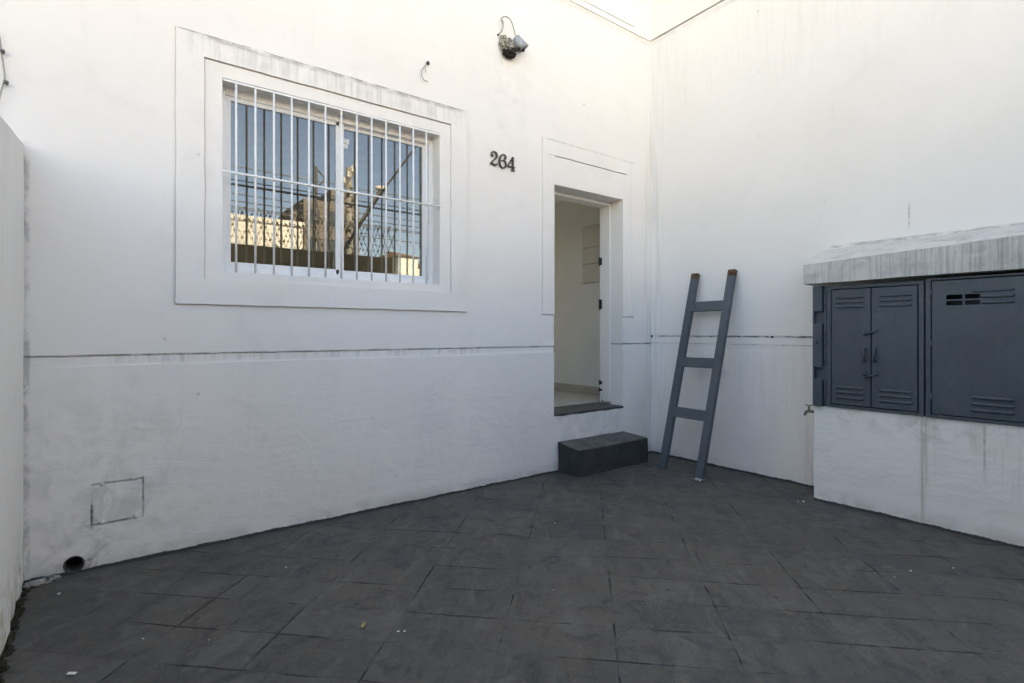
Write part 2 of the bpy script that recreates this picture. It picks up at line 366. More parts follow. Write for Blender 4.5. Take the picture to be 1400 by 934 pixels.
M['brass'] = simple('tarnished_tap', (0.22, 0.19, 0.16), 0.40, 0.5, 0.7, var=0.35, scale=50)
M['leaf'] = simple('dry_leaf', (0.55, 0.42, 0.16), 0.6, var=0.25, scale=90)
M['paper'] = simple('white_scrap', (0.78, 0.78, 0.76), 0.6, var=0.05, scale=50)
M['foil'] = simple('crumpled_scrap', (0.62, 0.58, 0.56), 0.35, 0.5, 0.3, var=0.3, scale=60)
M['rubble'] = simple('plaster_rubble', (0.40, 0.38, 0.35), 0.9, 0.2, var=0.4, scale=60, bump=0.01, bscale=60, wear=((0.06, 0.055, 0.05), 30, 0.50, 0.9))
M['soil'] = simple('dark_soil', (0.040, 0.036, 0.026), 0.95, 0.1, var=0.5, scale=40, bump=0.02, bscale=50, wear=((0.07, 0.075, 0.03), 20, 0.6, 0.6))
M['pvc'] = simple('dirty_drain_pipe', (0.055, 0.050, 0.045), 0.7, var=0.3, scale=30)
M['gate'] = simple('dark_grey_wall_paint', (0.15, 0.135, 0.11), 0.8, 0.25, var=0.12, scale=2, bump=0.004, bscale=30)
M['dark_room'] = simple('room_paint', (0.62, 0.58, 0.50), 0.8, 0.2)
M['cream'] = simple('cream_render', (0.76, 0.72, 0.64), 0.8, 0.2, var=0.06, scale=0.6)
M['brick'] = simple('tower_brick', (0.18, 0.155, 0.135), 0.85, 0.2, var=0.20, scale=0.7)
M['pale'] = simple('pale_render', (0.66, 0.62, 0.55), 0.85, 0.2, var=0.12, scale=0.4)
M['winglass'] = simple('far_window', (0.05, 0.06, 0.07), 0.15, 0.5)
M['concpole'] = simple('concrete_pole', (0.25, 0.235, 0.21), 0.85, 0.2, var=0.15, scale=3)
M['galv'] = simple('galvanised_wire', (0.12, 0.115, 0.11), 0.5, 0.5, 0.4, var=0.2, scale=20)
M['roof'] = simple('clay_roof', (0.24, 0.15, 0.11), 0.85, 0.2, var=0.2)

# thin window glass: mirror-like from outside, dim room behind
t = NT('window_glass')
lw = t.n('ShaderNodeFresnel', {'IOR': 1.65}).outputs[0]
fac = t.math('ADD', t.mul(lw, 0.8), 0.050, clamp=True)
gl = t.n('ShaderNodeBsdfGlossy', {'Color': (0.93, 0.96, 1.0, 1), 'Roughness': 0.0})
tr = t.n('ShaderNodeBsdfTransparent', {'Color': (0.62, 0.66, 0.66, 1)})
nz = t.noise(t.pos(), 2.2, 2, 0.4)
bp = t.n('ShaderNodeBump', {'Height': nz, 'Distance': 0.002, 'Strength': 0.06})
mx = t.n('ShaderNodeMixShader', {0: fac, 1: tr.outputs[0], 2: gl.outputs[0]})
t.t.links.new(mx.outputs[0], t.out.inputs[0]); M['glass'] = t.m

# dark painted slate paving laid on the diagonal
t = NT('painted_slate_paving'); p = t.pos(); x, y, z = t.xyz(p)
wobx = t.mul(t.math('SUBTRACT', t.noise(p, 3.0, 3, 0.6), 0.5), 0.014)
woby = t.mul(t.math('SUBTRACT', t.noise(t.scale(p, 1.0, 1.0, 5.0), 3.7, 3, 0.6, 0.4), 0.5), 0.014)
a = t.math('ADD', t.mul(t.math('ADD', x, y), 0.70711), wobx)
b = t.math('ADD', t.mul(t.math('SUBTRACT', x, y), 0.70711), woby)
pa = t.math('DIVIDE', t.math('ADD', a, 3.847+25.1), 0.251)
pb = t.math('DIVIDE', t.math('ADD', b, 2.991+48.1), 0.481)
fa, fb = t.math('FRACT', pa), t.math('FRACT', pb); ca, cb = t.math('FLOOR', pa), t.math('FLOOR', pb)
da = t.mul(t.math('SUBTRACT', 0.5, t.math('ABSOLUTE', t.math('SUBTRACT', fa, 0.5))), 0.251)
db = t.mul(t.math('SUBTRACT', 0.5, t.math('ABSOLUTE', t.math('SUBTRACT', fb, 0.5))), 0.481)
nw = t.ramp(t.noise(p, 13.0, 5, 0.75), 0.32, 0.75, 0.25, 1.5, smooth=False)
vis_a = t.ramp(t.noise(t.vec(t.mul(a, 9.0), t.mul(b, 2.1), 1.0), 1.0, 3, 0.7), 0.50, 0.58)
vis_b = t.ramp(t.noise(t.vec(t.mul(a, 2.6), t.mul(b, 9.0), 8.0), 1.0, 3, 0.7), 0.50, 0.58)
wa = t.math('ADD', 0.0010, t.mul(vis_a, nw, 0.0042)); wb = t.math('ADD', 0.0010, t.mul(vis_b, nw, 0.0042))
ja = t.mul(t.ramp(t.math('DIVIDE', da, wa), 0.5, 1.2, 1, 0), vis_a); jb = t.mul(t.ramp(t.math('DIVIDE', db, wb), 0.5, 1.2, 1, 0), vis_b)
joint = t.math('MAXIMUM', ja, jb)
faint = t.math('MAXIMUM', t.ramp(da, 0.001, 0.006, 1, 0), t.ramp(db, 0.001, 0.006, 1, 0))
wnz = t.n('ShaderNodeTexWhiteNoise', {'Vector': t.vec(ca, cb, 3.0)}); tint = wnz.outputs['Value']
n1 = t.noise(p, 1.3, 5, 0.6); n2 = t.noise(p, 6.0, 8, 0.72, 1.0); n3 = t.noise(p, 26.0, 6, 0.7)
col = t.mix(t.ramp(tint, 0.0, 1.0, smooth=False), (0.068, 0.065, 0.061), (0.098, 0.091, 0.083))
n4 = t.noise(t.vec(t.mul(a, 3.0), t.mul(b, 8.0), 0.0), 1.0, 9, 0.74, 0.7); n5 = t.noise(p, 48.0, 6, 0.75)
col = t.mix(t.mul(t.ramp(n1, 0.44, 0.62), t.ramp(n2, 0.40, 0.58), 0.85), col, (0.120, 0.100, 0.079))
col = t.mix(t.mul(t.ramp(n4, 0.50, 0.64), 0.70), col, (0.128, 0.120, 0.110))
col = t.mix(t.mul(t.ramp(n4, 0.46, 0.34), 0.60), col, (0.040, 0.040, 0.041))
col = t.mix(t.mul(t.ramp(n5, 0.52, 0.66), 0.45), col, (0.040, 0.039, 0.038))
col = t.mix(t.mul(t.ramp(n2, 0.52, 0.66), 0.60), col, (0.042, 0.050, 0.051))
col = t.mix(t.mul(t.ramp(n3, 0.56, 0.70), 0.60), col, (0.160, 0.128, 0.120))
sp = t.n('ShaderNodeTexVoronoi', {'Vector': p, 'Scale': 5.5})
col = t.mix(t.mul(t.ramp(sp.outputs['Distance'], 0.02, 0.04, 1, 0), t.ramp(t.noise(p, 2.3, 2), 0.54, 0.58), 0.6), col, (0.30, 0.28, 0.26))
col = t.mix(t.mul(faint, t.ramp(t.noise(p, 5.0, 4, 0.7), 0.40, 0.58), 0.50), col, (0.055, 0.055, 0.055))
chip = t.mul(t.ramp(t.noise(t.scale(p, 1.0, 1.0, 1.0), 19, 7, 0.75, 1.6), 0.62, 0.66), t.ramp(n1, 0.42, 0.56))
col = t.mix(t.mul(chip, 0.75), col, (0.030, 0.029, 0.028))
col = t.mix(t.mul(joint, 0.92), col, (0.012, 0.012, 0.012))
h = t.math('ADD', t.mul(n2, 0.50), t.mul(n3, 0.22)); h = t.math('ADD', h, t.mul(tint, 0.10)); h = t.math('ADD', h, t.math('ADD', t.mul(n4, 0.45), t.mul(n5, 0.12)))
h = t.math('SUBTRACT', h, t.math('ADD', t.mul(joint, 0.75), t.mul(chip, 0.25))); h = t.math('SUBTRACT', h, t.mul(faint, 0.06))
h = t.math('ADD', h, t.mul(t.noise(t.scale(p, 1.0, 1.0, 1.0), 90, 3, 0.6), 0.06))
bs = t.bsdf(col, 0.62, h, 0.022, 0.85, spec=0.38)
t.t.links.new(t.ramp(n2, 0.3, 0.7, 0.52, 0.78), bs.inputs['Roughness'])
M['paving'] = t.m
M['asphalt'] = simple('street_asphalt', (0.10, 0.10, 0.10), 0.9, 0.2, var=0.15, scale=3, bump=0.01, bscale=40)
M['footway'] = simple('pale_footway', (0.42, 0.39, 0.34), 0.9, 0.2, var=0.10, scale=2)

# ------------------------------------------------------------------ ground
mb = MB(); mb.quad((-200, -260, -0.16), (200, -260, -0.16), (200, 120, -0.16), (-200, 120, -0.16))
tag(mb.build('ground', M['asphalt']), kind='structure')
mb = MB()
for i in range(60):
    for j in range(70):
        x0, x1 = -5.3+i*0.09, -5.3+(i+1)*0.09; y0, y1 = -6.28+j*0.09, -6.28+(j+1)*0.09
        f = lambda x, y: (x, y, 0.0035*mnoise.noise(Vector((x*1.7, y*1.7, 0.3))) + 0.0015*mnoise.noise(Vector((x*6, y*6, 2.3))) - 0.002)
        mb.quad(f(x0, y0), f(x1, y0), f(x1, y1), f(x0, y1))
bmesh.ops.remove_doubles(mb.bm, verts=mb.bm.verts, dist=1e-5)
tag(mb.build('courtyard_paving', M['paving'], smooth=True), kind='structure')
mb = MB(); mb.box(-60, 60, -9.0, -6.42, -0.15, -0.02, 0.01); tag(mb.build('footway', M['footway']), kind='structure')
mb = MB(); mb.box(-60, 60, -16.2, -14.6, -0.15, -0.02, 0.01); tag(mb.build('far_footway', M['footway']), kind='structure')
mb = MB(); mb.box(-30, -5.32, -6.2, -0.02, -0.15, -0.01); tag(mb.build('neighbouring_yard', M['footway']), kind='structure')

# ------------------------------------------------------------------ the house
house = thing('house', (-4.5, 0, 0), 'white plastered house front with a barred window and an open doorway', 'house')
WX0, WX1, WZ0, WZ1 = -4.166, -2.628, 1.680, 2.883
DX0, DX1, DZ0, DZ1 = -1.415, -0.463, 0.535, 2.680
g = 0.0045
um = [-5.08, -4.413-g, -4.413, -2.381, -2.381+g, -4.265, -4.265+g, -2.527-g, -2.527, WX0, WX1,
      -1.556-g, -1.556, -1.497, -1.408, -0.407, -0.361, -0.286, -0.286+g, -0.335, -0.335-0.003, DX0, DX1,
      -4.800-0.009, -4.800, -4.574, -4.574+0.005, -4.922, -4.838, -0.291, -4.70, -4.64]
zm = [3.110, 3.110+g, 1.474, 1.474-0.006, 2.975, 2.975-0.007, 1.624, 1.624+g, WZ0, WZ1,
      3.092, 3.092+g, 1.470, 1.464, 2.950, 2.942, 1.177, 1.171, 1.118, 1.183, 1.189, DZ0, DZ1,
      4.464, 4.469, 4.528, 4.537, 0.463, 0.470, 0.247, 0.240, 0.008, 0.088, 0.30, 0.40]
us = cuts(-17.0, -5.08, [-5.08], 0.4)[:-1] + cuts(-5.08, 0.0, um, 0.07)  # unseen far left stretch added to shade the neighbouring yard
zs = cuts(-0.14, 4.75, zm, 0.07)[:-1] + cuts(4.75, 8.2, [4.75], 0.3)
def inr(v, a, b): return a < v < b
def facade_depth(u, z):
    if inr(u, WX0, WX1) and inr(z, WZ0, WZ1): return None
    if inr(u, DX0, DX1) and inr(z, DZ0, DZ1): return None
    if inr(u, -4.922, -4.838) and inr(z, 0.008, 0.088): return None
    # window surround: proud outer board, inner margin set back
    if inr(u, -4.413-g, -2.381+g) and inr(z, 1.474-0.006, 3.110+g):
        if not (inr(u, -4.413, -2.381) and inr(z, 1.474, 3.110)):
            return -0.006 if z > 1.474 else -0.010
        if inr(u, -4.265, -2.527) and inr(z, 1.624, 2.975):
            if z > 2.975-0.007: return -0.012
            if not inr(u, -4.265+g, -2.527-g): return -0.004
            if z < 1.624+g: return 0.004
            return 0.006
        return 0.018
    # doorway surround
    if inr(u, -1.556-g, -0.286+g) and inr(z, 1.464, 3.092+g):
        if z > 3.092 or u < -1.556: return -0.006
        if z < 1.470: return -0.010 if (inr(u, -1.556, DX0) or inr(u, -0.361, -0.286)) else (0.0)
        if u > -0.286: return -0.002
        if inr(u, -1.408, -0.407) and inr(z, 2.942, 2.950): return -0.014
        if u < -1.497: return 0.014
        if inr(u, -0.338, -0.335): return 0.004
        if inr(u, -0.361, -0.286): return 0.012
        if u > -0.407: return 0.010 if z > 2.942 else 0.008
        return 0.014 if z > 2.95 else 0.009
    if u < DX0 and u > -5.08:
        if inr(z, 1.171, 1.177): return -0.014
        if inr(z, 1.118, 1.171): return -0.006
    elif u > DX1 and inr(z, 1.183, 1.189): return -0.010
    if inr(z, 4.464, 4.469): return -0.006
    if inr(z, 4.528, 4.537) and u < -0.291: return -0.018
    if z > 4.469: return 0.006
    # access hatch cut into the base of the wall
    if inr(u, -4.809, -4.569) and inr(z, 0.240, 0.470):
        if inr(z, 0.463, 0.470): return -0.012
        if inr(z, 0.240, 0.247): return -0.012 if u < -4.62 else -0.003
        if u < -4.800: return -0.014 if z < 0.36 else -0.004
        if u > -4.574: return -0.010 if not inr(z, 0.30, 0.34) else 0.0
        return -0.0015
    if z < 1.118: return 0.002
    return 0.0
mb = relief(us, zs, facade_depth, lambda u, z, d: (u, -d, z), hole=0.191, wob=0.0030, bulge=0.004)
# roof edge, back and ends of the house body
wall = sub(mb.build('wall', M['facade'], house), house)
mb = MB(); mb.box(-17.0, 0.0, 0.02, 5.0, 8.2, 8.35); mb.box(-17.1, -17.0, 0.02, 5.0, -0.14, 8.35)
mb.build('roof', M['pale'], house)
# cut broken notch lines of the hatch hinges
for hx, hz in ((-4.757, 0.462), (-4.615, 0.470), (-4.757, 0.252), (-4.607, 0.258)):
    mb = MB(); Mx = Matrix.Translation((hx, 0.004, hz)) @ Matrix.Rotation(R(90), 4, 'X')
    mb.lathe([(0.0, 0.010), (0.010, 0.009), (0.013, 0.004), (0.013, 0.0)], Mx, 12); mb.build('hatch_pin', M['facade'], house)

# window
FY0, FY1 = 0.112, 0.190
win = MB()
fw = 0.035
win.box(WX0-0.01, WX0+fw, FY0, FY1, WZ0-0.01, WZ1+0.01, 0.003)
win.box(WX1-fw, WX1+0.01, FY0, FY1, WZ0-0.01, WZ1+0.01, 0.003)
win.box(WX0+fw, WX1-fw, FY0, FY1, WZ1-0.055, WZ1+0.01, 0.003)
win.box(WX0+fw, WX1-fw, FY0, FY1, WZ0-0.01, WZ0+0.045, 0.003)
window = sub(win.build('window', M['white_metal'], house), house)
mid = -3.385
def sash(x0, x1, y, m):
    mb = MB(); w = 0.034; z0, z1 = WZ0+0.045, WZ1-0.055
    mb.box(x0, x0+w, y, y+0.028, z0, z1, 0.002); mb.box(x1-w-(0.024 if m else 0), x1, y, y+0.028, z0, z1, 0.002)
    mb.box(x0+w, x1-w, y, y+0.028, z1-w*0.8, z1, 0.002); mb.box(x0+w, x1-w, y, y+0.028, z0, z0+w, 0.002)
    mb.build('sash', M['white_metal'], window)
    mb = MB(); mb.box(x0+w-0.004, x1-w+0.004, y+0.011, y+0.016, z0+w-0.004, z1-w*0.8+0.004); mb.build('pane', M['glass'], window)
sash(WX0+fw, mid+0.03, 0.124, 1); sash(mid-0.03, WX1-fw, 0.156, 0)
mb = MB(); mb.box(mid+0.040, mid+0.085, 0.1665, 0.1670, 2.70, 2.735); mb.box(mid+0.040, mid+0.075, 0.1665, 0.1671, 2.665, 2.695)
mb.build('sticker', M['paper'], window)
# grille
grille = MB(); grille.box(WX0+0.002, WX1-0.002, -0.006, 0.010, WZ1-0.017, WZ1-0.003, 0.002)
gr = sub(grille.build('window_grille', M['bar_metal'], house), house)
mb = MB(); mb.tube([(WX0-0.004, -0.010, 2.303), (-3.4, -0.010, 2.300), (WX1+0.004, -0.010, 2.298)], 0.0075, 8); mb.build('rail', M['bar_metal'], gr, True)
for k in range(13):
    bx = -4.088+k*(1.343/12.0); mb = MB()
    mb.tube([(bx, 0.002, WZ0-0.001), (bx+0.001, 0.002, 2.2), (bx, 0.002, WZ1-0.008)], 0.0070, 8)
    mb.build('bar', M['bar_metal'], gr, True)
# room behind the window, with an added rear opening out of view to light it
mb = MB()
mb.box(-4.15, -2.0, 3.4, 3.5, 0.5, 3.2); mb.box(-4.6, -4.15, 3.4, 3.5, 2.3, 3.2); mb.box(-4.6, -4.15, 3.4, 3.5, 0.5, 1.2); mb.box(-4.7, -4.6, 0.35, 3.5, 0.5, 3.2); mb.box(-2.0, -1.95, 0.35, 3.5, 0.5, 3.2)
mb.box(-4.7, -1.95, 0.35, 3.5, 3.2, 3.3); mb.box(-4.7, -1.95, 0.35, 3.5, 0.4, 0.5)
mb.box(-4.7, WX0, 0.30, 0.35, 0.5, 3.2); mb.box(WX1, -1.95, 0.30, 0.35, 0.5, 3.2); mb.box(WX0, WX1, 0.30, 0.35, 0.5, WZ0); mb.box(WX0, WX1, 0.30, 0.35, WZ1, 3.2)
mb.box(WX0-0.06, WX0, 0.192, 0.31, WZ0-0.06, WZ1+0.06); mb.box(WX1, WX1+0.06, 0.192, 0.31, WZ0-0.06, WZ1+0.06)
mb.box(WX0, WX1, 0.192, 0.31, WZ0-0.06, WZ0); mb.box(WX0, WX1, 0.192, 0.31, WZ1, WZ1+0.06)
mb.build('room', M['dark_room'], house)

# doorway: frame, hinges, sill, hall
fr = MB(); y0, y1 = 0.166, 0.300
fr.box(-0.484, DX1+0.02, y0, y1, DZ0+0.004, DZ1+0.02, 0.004)
fr.box(DX0-0.02, DX0+0.022, y0, y1, DZ0+0.004, DZ1+0.02, 0.004)
fr.box(DX0+0.022, -0.484, y0, y1, DZ1-0.034, DZ1+0.02, 0.004)
fr.box(-0.487, -0.468, y0-0.010, y0, DZ0+0.004, DZ1-0.004, 0.003)   # raised bead at the wall
door_frame = sub(fr.build('door_frame', M['door_paint'], house), house)
for hz0, hz1 in ((2.020, 2.115), (1.545, 1.665), (0.735, 0.790), (0.665, 0.705)):
    mb = MB(); mb.box(-0.4875, -0.4835, 0.268, 0.301, hz0+0.008, hz1-0.008, 0.001); mb.tube([(-0.489, 0.304, hz0), (-0.489, 0.304, hz1)], 0.0055, 8)
    mb.build('hinge', M['black'], door_frame)
us2 = cuts(DX0-0.002, DX1+0.004, [], 0.05); vs2 = cuts(-0.012, 0.36, [], 0.05); mb = MB()
def sillp(u, v): return (u, v, 0.541 + 0.003*mnoise.noise(Vector((u*9, v*9, 4))))
for i in range(len(us2)-1):
    for j in range(len(vs2)-1): mb.quad(sillp(us2[i], vs2[j]), sillp(us2[i+1], vs2[j]), sillp(us2[i+1], vs2[j+1]), sillp(us2[i], vs2[j+1]))
    q0, q1 = sillp(us2[i], vs2[0]), sillp(us2[i+1], vs2[0])
    k0 = 0.020+0.012*mnoise.noise(Vector((us2[i]*8, 1, 1))); k1 = 0.020+0.012*mnoise.noise(Vector((us2[i+1]*8, 1, 1)))
    mb.quad(q0, q1, (q1[0], q1[1]+0.004, q1[2]-k1), (q0[0], q0[1]+0.004, q0[2]-k0))
bmesh.ops.remove_doubles(mb.bm, verts=mb.bm.verts, dist=1e-5)
mb.build('door_sill', M['sill'], house)
HX0, HX1, HY0, HY1 = -1.75, -0.03, 0.302, 4.4
mb = MB(); mb.box(HX0, HX1, 0.362, HY1, 0.45, 0.553); mb.build('hall_floor', M['tile'], house)
mb = MB(); mb.box(HX1, HX1+0.02, HY0, HY1, 0.45, 3.0); mb.box(HX0-0.02, HX0, HY0, HY1, 0.45, 3.0)
mb.box(HX0-0.02, -1.35, HY1, HY1+0.02, 0.45, 3.0); mb.box(-0.80, HX1+0.02, HY1, HY1+0.02, 0.45, 3.0); mb.box(-1.35, -0.80, HY1, HY1+0.02, 2.05, 3.0)  # unseen rear opening added so sunlight from behind brightens the hall
mb.box(HX0-0.02, DX0-0.001, HY0-0.002, HY0+0.018, 0.45, 3.0); mb.box(DX1+0.001, HX1, HY0-0.002, HY0+0.018, 0.45, 3.0); mb.box(DX0-0.001, DX1+0.001, HY0-0.002, HY0+0.018, DZ1+0.02, 3.0)
mb.build('hall_wall', M['hall'], house)
mb = MB(); mb.box(HX0, HX1, HY0, HY1, 3.0, 3.05); mb.build('hall_ceiling', M['hallceil'], house)
mb = MB(); mb.box(HX1-0.014, HX1-0.0005, HY0+0.02, HY1-0.001, 0.554, 0.648, 0.003); mb.build('skirting', M['skirt'], house)
mb = MB(); mb.box(-9, 6, 5.05, 30, -0.15, -0.01); tag(mb.build('back_yard', M['footway']), kind='structure')
# panel box on the hall wall
pn = thing('wall_panel', (HX1, 0.87, 2.1), 'flush beige switchboard panel of stacked covers on the hallway wall inside the open doorway', 'switchboard')
mb = MB(); mb.box(HX1-0.012, HX1-0.0005, 0.66, 1.012, 1.905, 2.60, 0.002); mb.build('back_plate', M['skirt'], pn)
for z0, z1 in ((1.912, 2.130), (2.140, 2.330), (2.340, 2.590)):
    mb = MB(); mb.box(HX1-0.022, HX1-0.0125, 0.668, 1.004, z0, z1, 0.002); mb.build('cover', M['panel'], pn)

# ------------------------------------------------------------------ doorstep
mb = MB(); X0, X1, Y0, Y1, Z1 = -1.345, -0.375, -0.262, -0.004, 0.232
mb.box(X0, X1, Y0, Y1, -0.02, Z1)
bmesh.ops.subdivide_edges(mb.bm, edges=mb.bm.edges[:], cuts=13, use_grid_fill=True)
bmesh.ops.bevel(mb.bm, geom=[e for e in mb.bm.edges if len(e.link_faces) == 2 and e.calc_face_angle(0) > 1.0], offset=0.005, segments=2, affect='EDGES')
for v in mb.bm.verts:
    q = v.co*7.0; v.co += Vector((mnoise.noise(q), mnoise.noise(q+Vector((5, 0, 0))), mnoise.noise(q+Vector((0, 5, 0)))))*0.006
    f_ = max(0.0, min(1.0, (v.co.y+0.262)/0.258))
    v.co.x += -0.085*f_*max(0.0, (v.co.x+0.86)/0.485) - 0.025*f_*max(0.0, (-0.86-v.co.x)/0.485)
    if v.co.z > 0.02: v.co.z += (0.044*f_ + 0.004)*min(1.0, v.co.z/0.232)
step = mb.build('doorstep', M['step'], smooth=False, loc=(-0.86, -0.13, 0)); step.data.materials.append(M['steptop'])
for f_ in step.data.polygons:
    if f_.normal.z > 0.8: f_.material_index = 1  # upward faces get the lit tone, sides keep the shaded one
tag(step, 'dark painted concrete block step on the paving below the open doorway', 'step')

# ------------------------------------------------------------------ left boundary wall
def left_top(y): return max(1.75, 2.279 + 0.132*y)
lus = cuts(-6.2, -0.007, [-0.35], 0.08); lzs = cuts(-0.14, 1.0, [], 0.02)
mb = MB(); N = 30
def lp(u, k, d): 
    zt = left_top(u) - 0.006 + 0.006*mnoise.noise(Vector((u*5, 1, 1))); z = -0.14 + (zt+0.14)*k/N
    b = 0.006*mnoise.noise(Vector((u*1.3, 3.3, z*1.3))) + 0.003*mnoise.noise(Vector((u*5, 9, z*5)))
    toe = 0.014*max(0, 1-z/0.12)*mnoise.noise(Vector((u*9, 3, z*9))) if z < 0.12 else 0
    return (-5.080+d+b+toe, u + (0.004*mnoise.noise(Vector((z*14, 2, 2))) if u > -0.01 else 0), z)
for i in range(len(lus)-1):
    for k in range(N):
        mb.quad(lp(lus[i], k, 0), lp(lus[i+1], k, 0), lp(lus[i+1], k+1, 0), lp(lus[i], k+1, 0))
        mb.quad(lp(lus[i], k, -0.16), lp(lus[i+1], k, -0.16), lp(lus[i+1], k+1, -0.16), lp(lus[i], k+1, -0.16))
    mb.quad(lp(lus[i], N, 0), lp(lus[i+1], N, 0), lp(lus[i+1], N, -0.16), lp(lus[i], N, -0.16))
for k in range(N):
    for u in (lus[0], lus[-1]): mb.quad(lp(u, k, 0), lp(u, k+1, 0), lp(u, k+1, -0.16), lp(u, k, -0.16))
bmesh.ops.remove_doubles(mb.bm, verts=mb.bm.verts, dist=1e-5)
tag(mb.build('boundary_wall', M['left'], loc=(-5.08, -2.3, 0)), 'low whitewashed boundary wall with sloping top at the left edge of the courtyard', 'wall')

# ------------------------------------------------------------------ tall side wall on the right
su = [0.867]; szm = [1.268, 1.261, 1.193, 1.189, 1.131, 4.466, 4.480]
sus = cuts(0.0, 3.4, [], 0.07)[:-1] + cuts(3.4, 3.9, [], 0.4)
szs = cuts(-0.14, 4.75, szm, 0.07)[:-1] + cuts(4.75, 8.8, [], 0.3)
def side_depth(u, z):
    if inr(z, 4.466, 4.480): return -0.030
    if z > 4.480: return 0.012
    if inr(z, 1.261, 1.268): return -0.005
    if inr(z, 1.189, 1.193): return -0.005
    if z > 1.268: return 0.003
    if z < 1.131: return 0.006
    return 0.002
mb = relief(sus, szs, side_depth, lambda u, z, d: (-d, -u, z + (0.030*u if z > 4.3 and z < 5.5 else 0)), wob=0.0045, bulge=0.006)
bb = MB(); 
side = thing('side_wall', (0, -2, 0), 'tall streaked white side wall meeting the house front at the inner corner behind the ladder', 'wall')
mb.build('wall_face', M['side'], side)
bb.box(0.035, 6.0, -3.9, 5.0, -0.14, 8.8); bb.build('wall_core', M['pale'], side)  # ends early out of view so sky light enters from the right
# chipped spots along the dado ledge
for y, w, h in ((-1.335, 0.030, 0.022), (-1.29, 0.02, 0.010), (-1.02, 0.03, 0.007), (-0.73, 0.03, 0.008), (-1.60, 0.07, 0.008), (-0.015, 0.018, 0.03)):
    mb = MB(); mb.lump((-0.004, y, 1.262), 1.0, 0.007, w/2, h/2, 0.5, 3, 2, y); mb.build('ledge_chip', M['rubber'], side)

# ------------------------------------------------------------------ meter housing on the right: plinth + slab
mh = thing('meter_housing', (-0.2, -2.7, 0), 'whitewashed masonry plinth with overhanging cement slab around the blue grey meter cabinets', 'meter housing')
PX, PY0, PY1 = -0.345, -1.838, -3.75
pus = cuts(-PY0, -PY1, [], 0.06); pzs = cuts(-0.02, 0.735, [], 0.05); mb = MB()
def pp(u, z):
    b = 0.006*mnoise.noise(Vector((u*1.8, 1.3, z*1.8))) + 0.003*mnoise.noise(Vector((u*8, 5.3, z*8)))
    toe = -0.012*max(0, 1-z/0.05)*(0.5+mnoise.noise(Vector((u*7, 3, 1)))) if z < 0.05 else 0
    return (PX+b+toe, -u, z)
for i in range(len(pus)-1):
    for j in range(len(pzs)-1): mb.quad(pp(pus[i], pzs[j]), pp(pus[i+1], pzs[j]), pp(pus[i+1], pzs[j+1]), pp(pus[i], pzs[j+1]))
    a_, b_ = pp(pus[i], pzs[-1]), pp(pus[i+1], pzs[-1]); mb.quad(a_, b_, (-0.001, b_[1], b_[2]), (-0.001, a_[1], a_[2]))
for j in range(len(pzs)-1):
    for u in (pus[0], pus[-1]):
        a_, b_ = pp(u, pzs[j]), pp(u, pzs[j+1]); mb.quad(a_, b_, (-0.001, b_[1], b_[2]), (-0.001, a_[1], a_[2]))
bmesh.ops.remove_doubles(mb.bm, verts=mb.bm.verts, dist=1e-5)
mb.build('plinth', M['plinth'], mh)
mb = MB(); sl = cuts(1.788, 3.85, [], 0.05); K = 6
def sp_(u, k):
    t_ = (u-1.788)/1.27; zb = 1.673+0.006*t_; zf = 1.834+0.052*t_; zb2 = 1.985+0.018*t_
    xf = -0.412-0.006*t_; e = (0.004*mnoise.noise(Vector((u*9, k*1.7, 3)))+0.003*mnoise.noise(Vector((u*23, k*2.7, 1))))*(0.4 if k > 5 else 1)
    P = [(-0.002, zb), (-0.2, zb), (xf, zb+0.004), (xf-0.003, (zb+zf)/2), (xf, zf-0.006), (xf+0.012, zf), (-0.2, zf+0.55*(zb2-zf)+0.008), (-0.002, zb2)]
    x_, z_ = P[k]; return (x_+(e if 0 < k < 7 else 0), -u, z_+(e if k > 1 else 0))
for i in range(len(sl)-1):
    for k in range(7): mb.quad(sp_(sl[i], k), sp_(sl[i+1], k), sp_(sl[i+1], k+1), sp_(sl[i], k+1))
for u in (sl[0], sl[-1]): mb.quad(*[sp_(u, k) for k in range(8)])
bmesh.ops.remove_doubles(mb.bm, verts=mb.bm.verts, dist=1e-5)
mb.build('roof_slab', M['slab'], mh)
mb = MB(); mb.box(-0.33, -0.002, PY1+0.001, PY1+0.10, 0.736, 1.672); mb.build('end_pier', M['plinth'], mh)

# ------------------------------------------------------------------ meter cabinets
def louvre_set(mb, y0, y1, zs_, x, r=0.010):
    for z_ in zs_:
        seg = 7; rows = []
        for yy, sc in ((y0, 0.25), (y0+0.010, 1.0), (y1-0.010, 1.0), (y1, 0.25)):
            rows.append([(x - r*1.15*sc*math.sin(math.pi*k/seg), yy, z_ + r*math.cos(math.pi*k/seg)*(0.6+0.4*sc)) for k in range(seg+1)])
        for A, B in zip(rows, rows[1:]):
            for k in range(seg): mb.quad(A[k], A[k+1], B[k+1], B[k])
FX = -0.360
cab = thing('meter_cabinet', (-0.18, -2.2, 0.74), 'blue grey steel cabinet with two narrow louvred doors under the cement slab', 'cabinet', )
mb = MB()
zt, zb = 1.652, 0.738
mb.box(FX, -0.30, -1.965, -1.935, zb, zt, 0.002); mb.box(FX, -0.30, -2.546, -2.517, zb, zt, 0.002)
mb.box(FX, -0.30, -2.517, -1.965, zb, 0.757, 0.002); mb.box(FX, -0.30, -2.517, -1.965, 1.628, zt, 0.002)
mb.box(-0.30, -0.295, -2.546, -1.85, zb, zt)
mb.build('frame', M['metal'], cab)
mb = MB()
for z0, z1 in ((1.463, 1.660), (1.033, 1.371), (0.734, 0.945)):
    mb.box(FX-0.016, -0.305, -1.908, -1.842, z0, z1, 0.004)
mb.box(FX+0.018, -0.305, -1.9335, -1.845, 0.738, 1.655, 0.002)
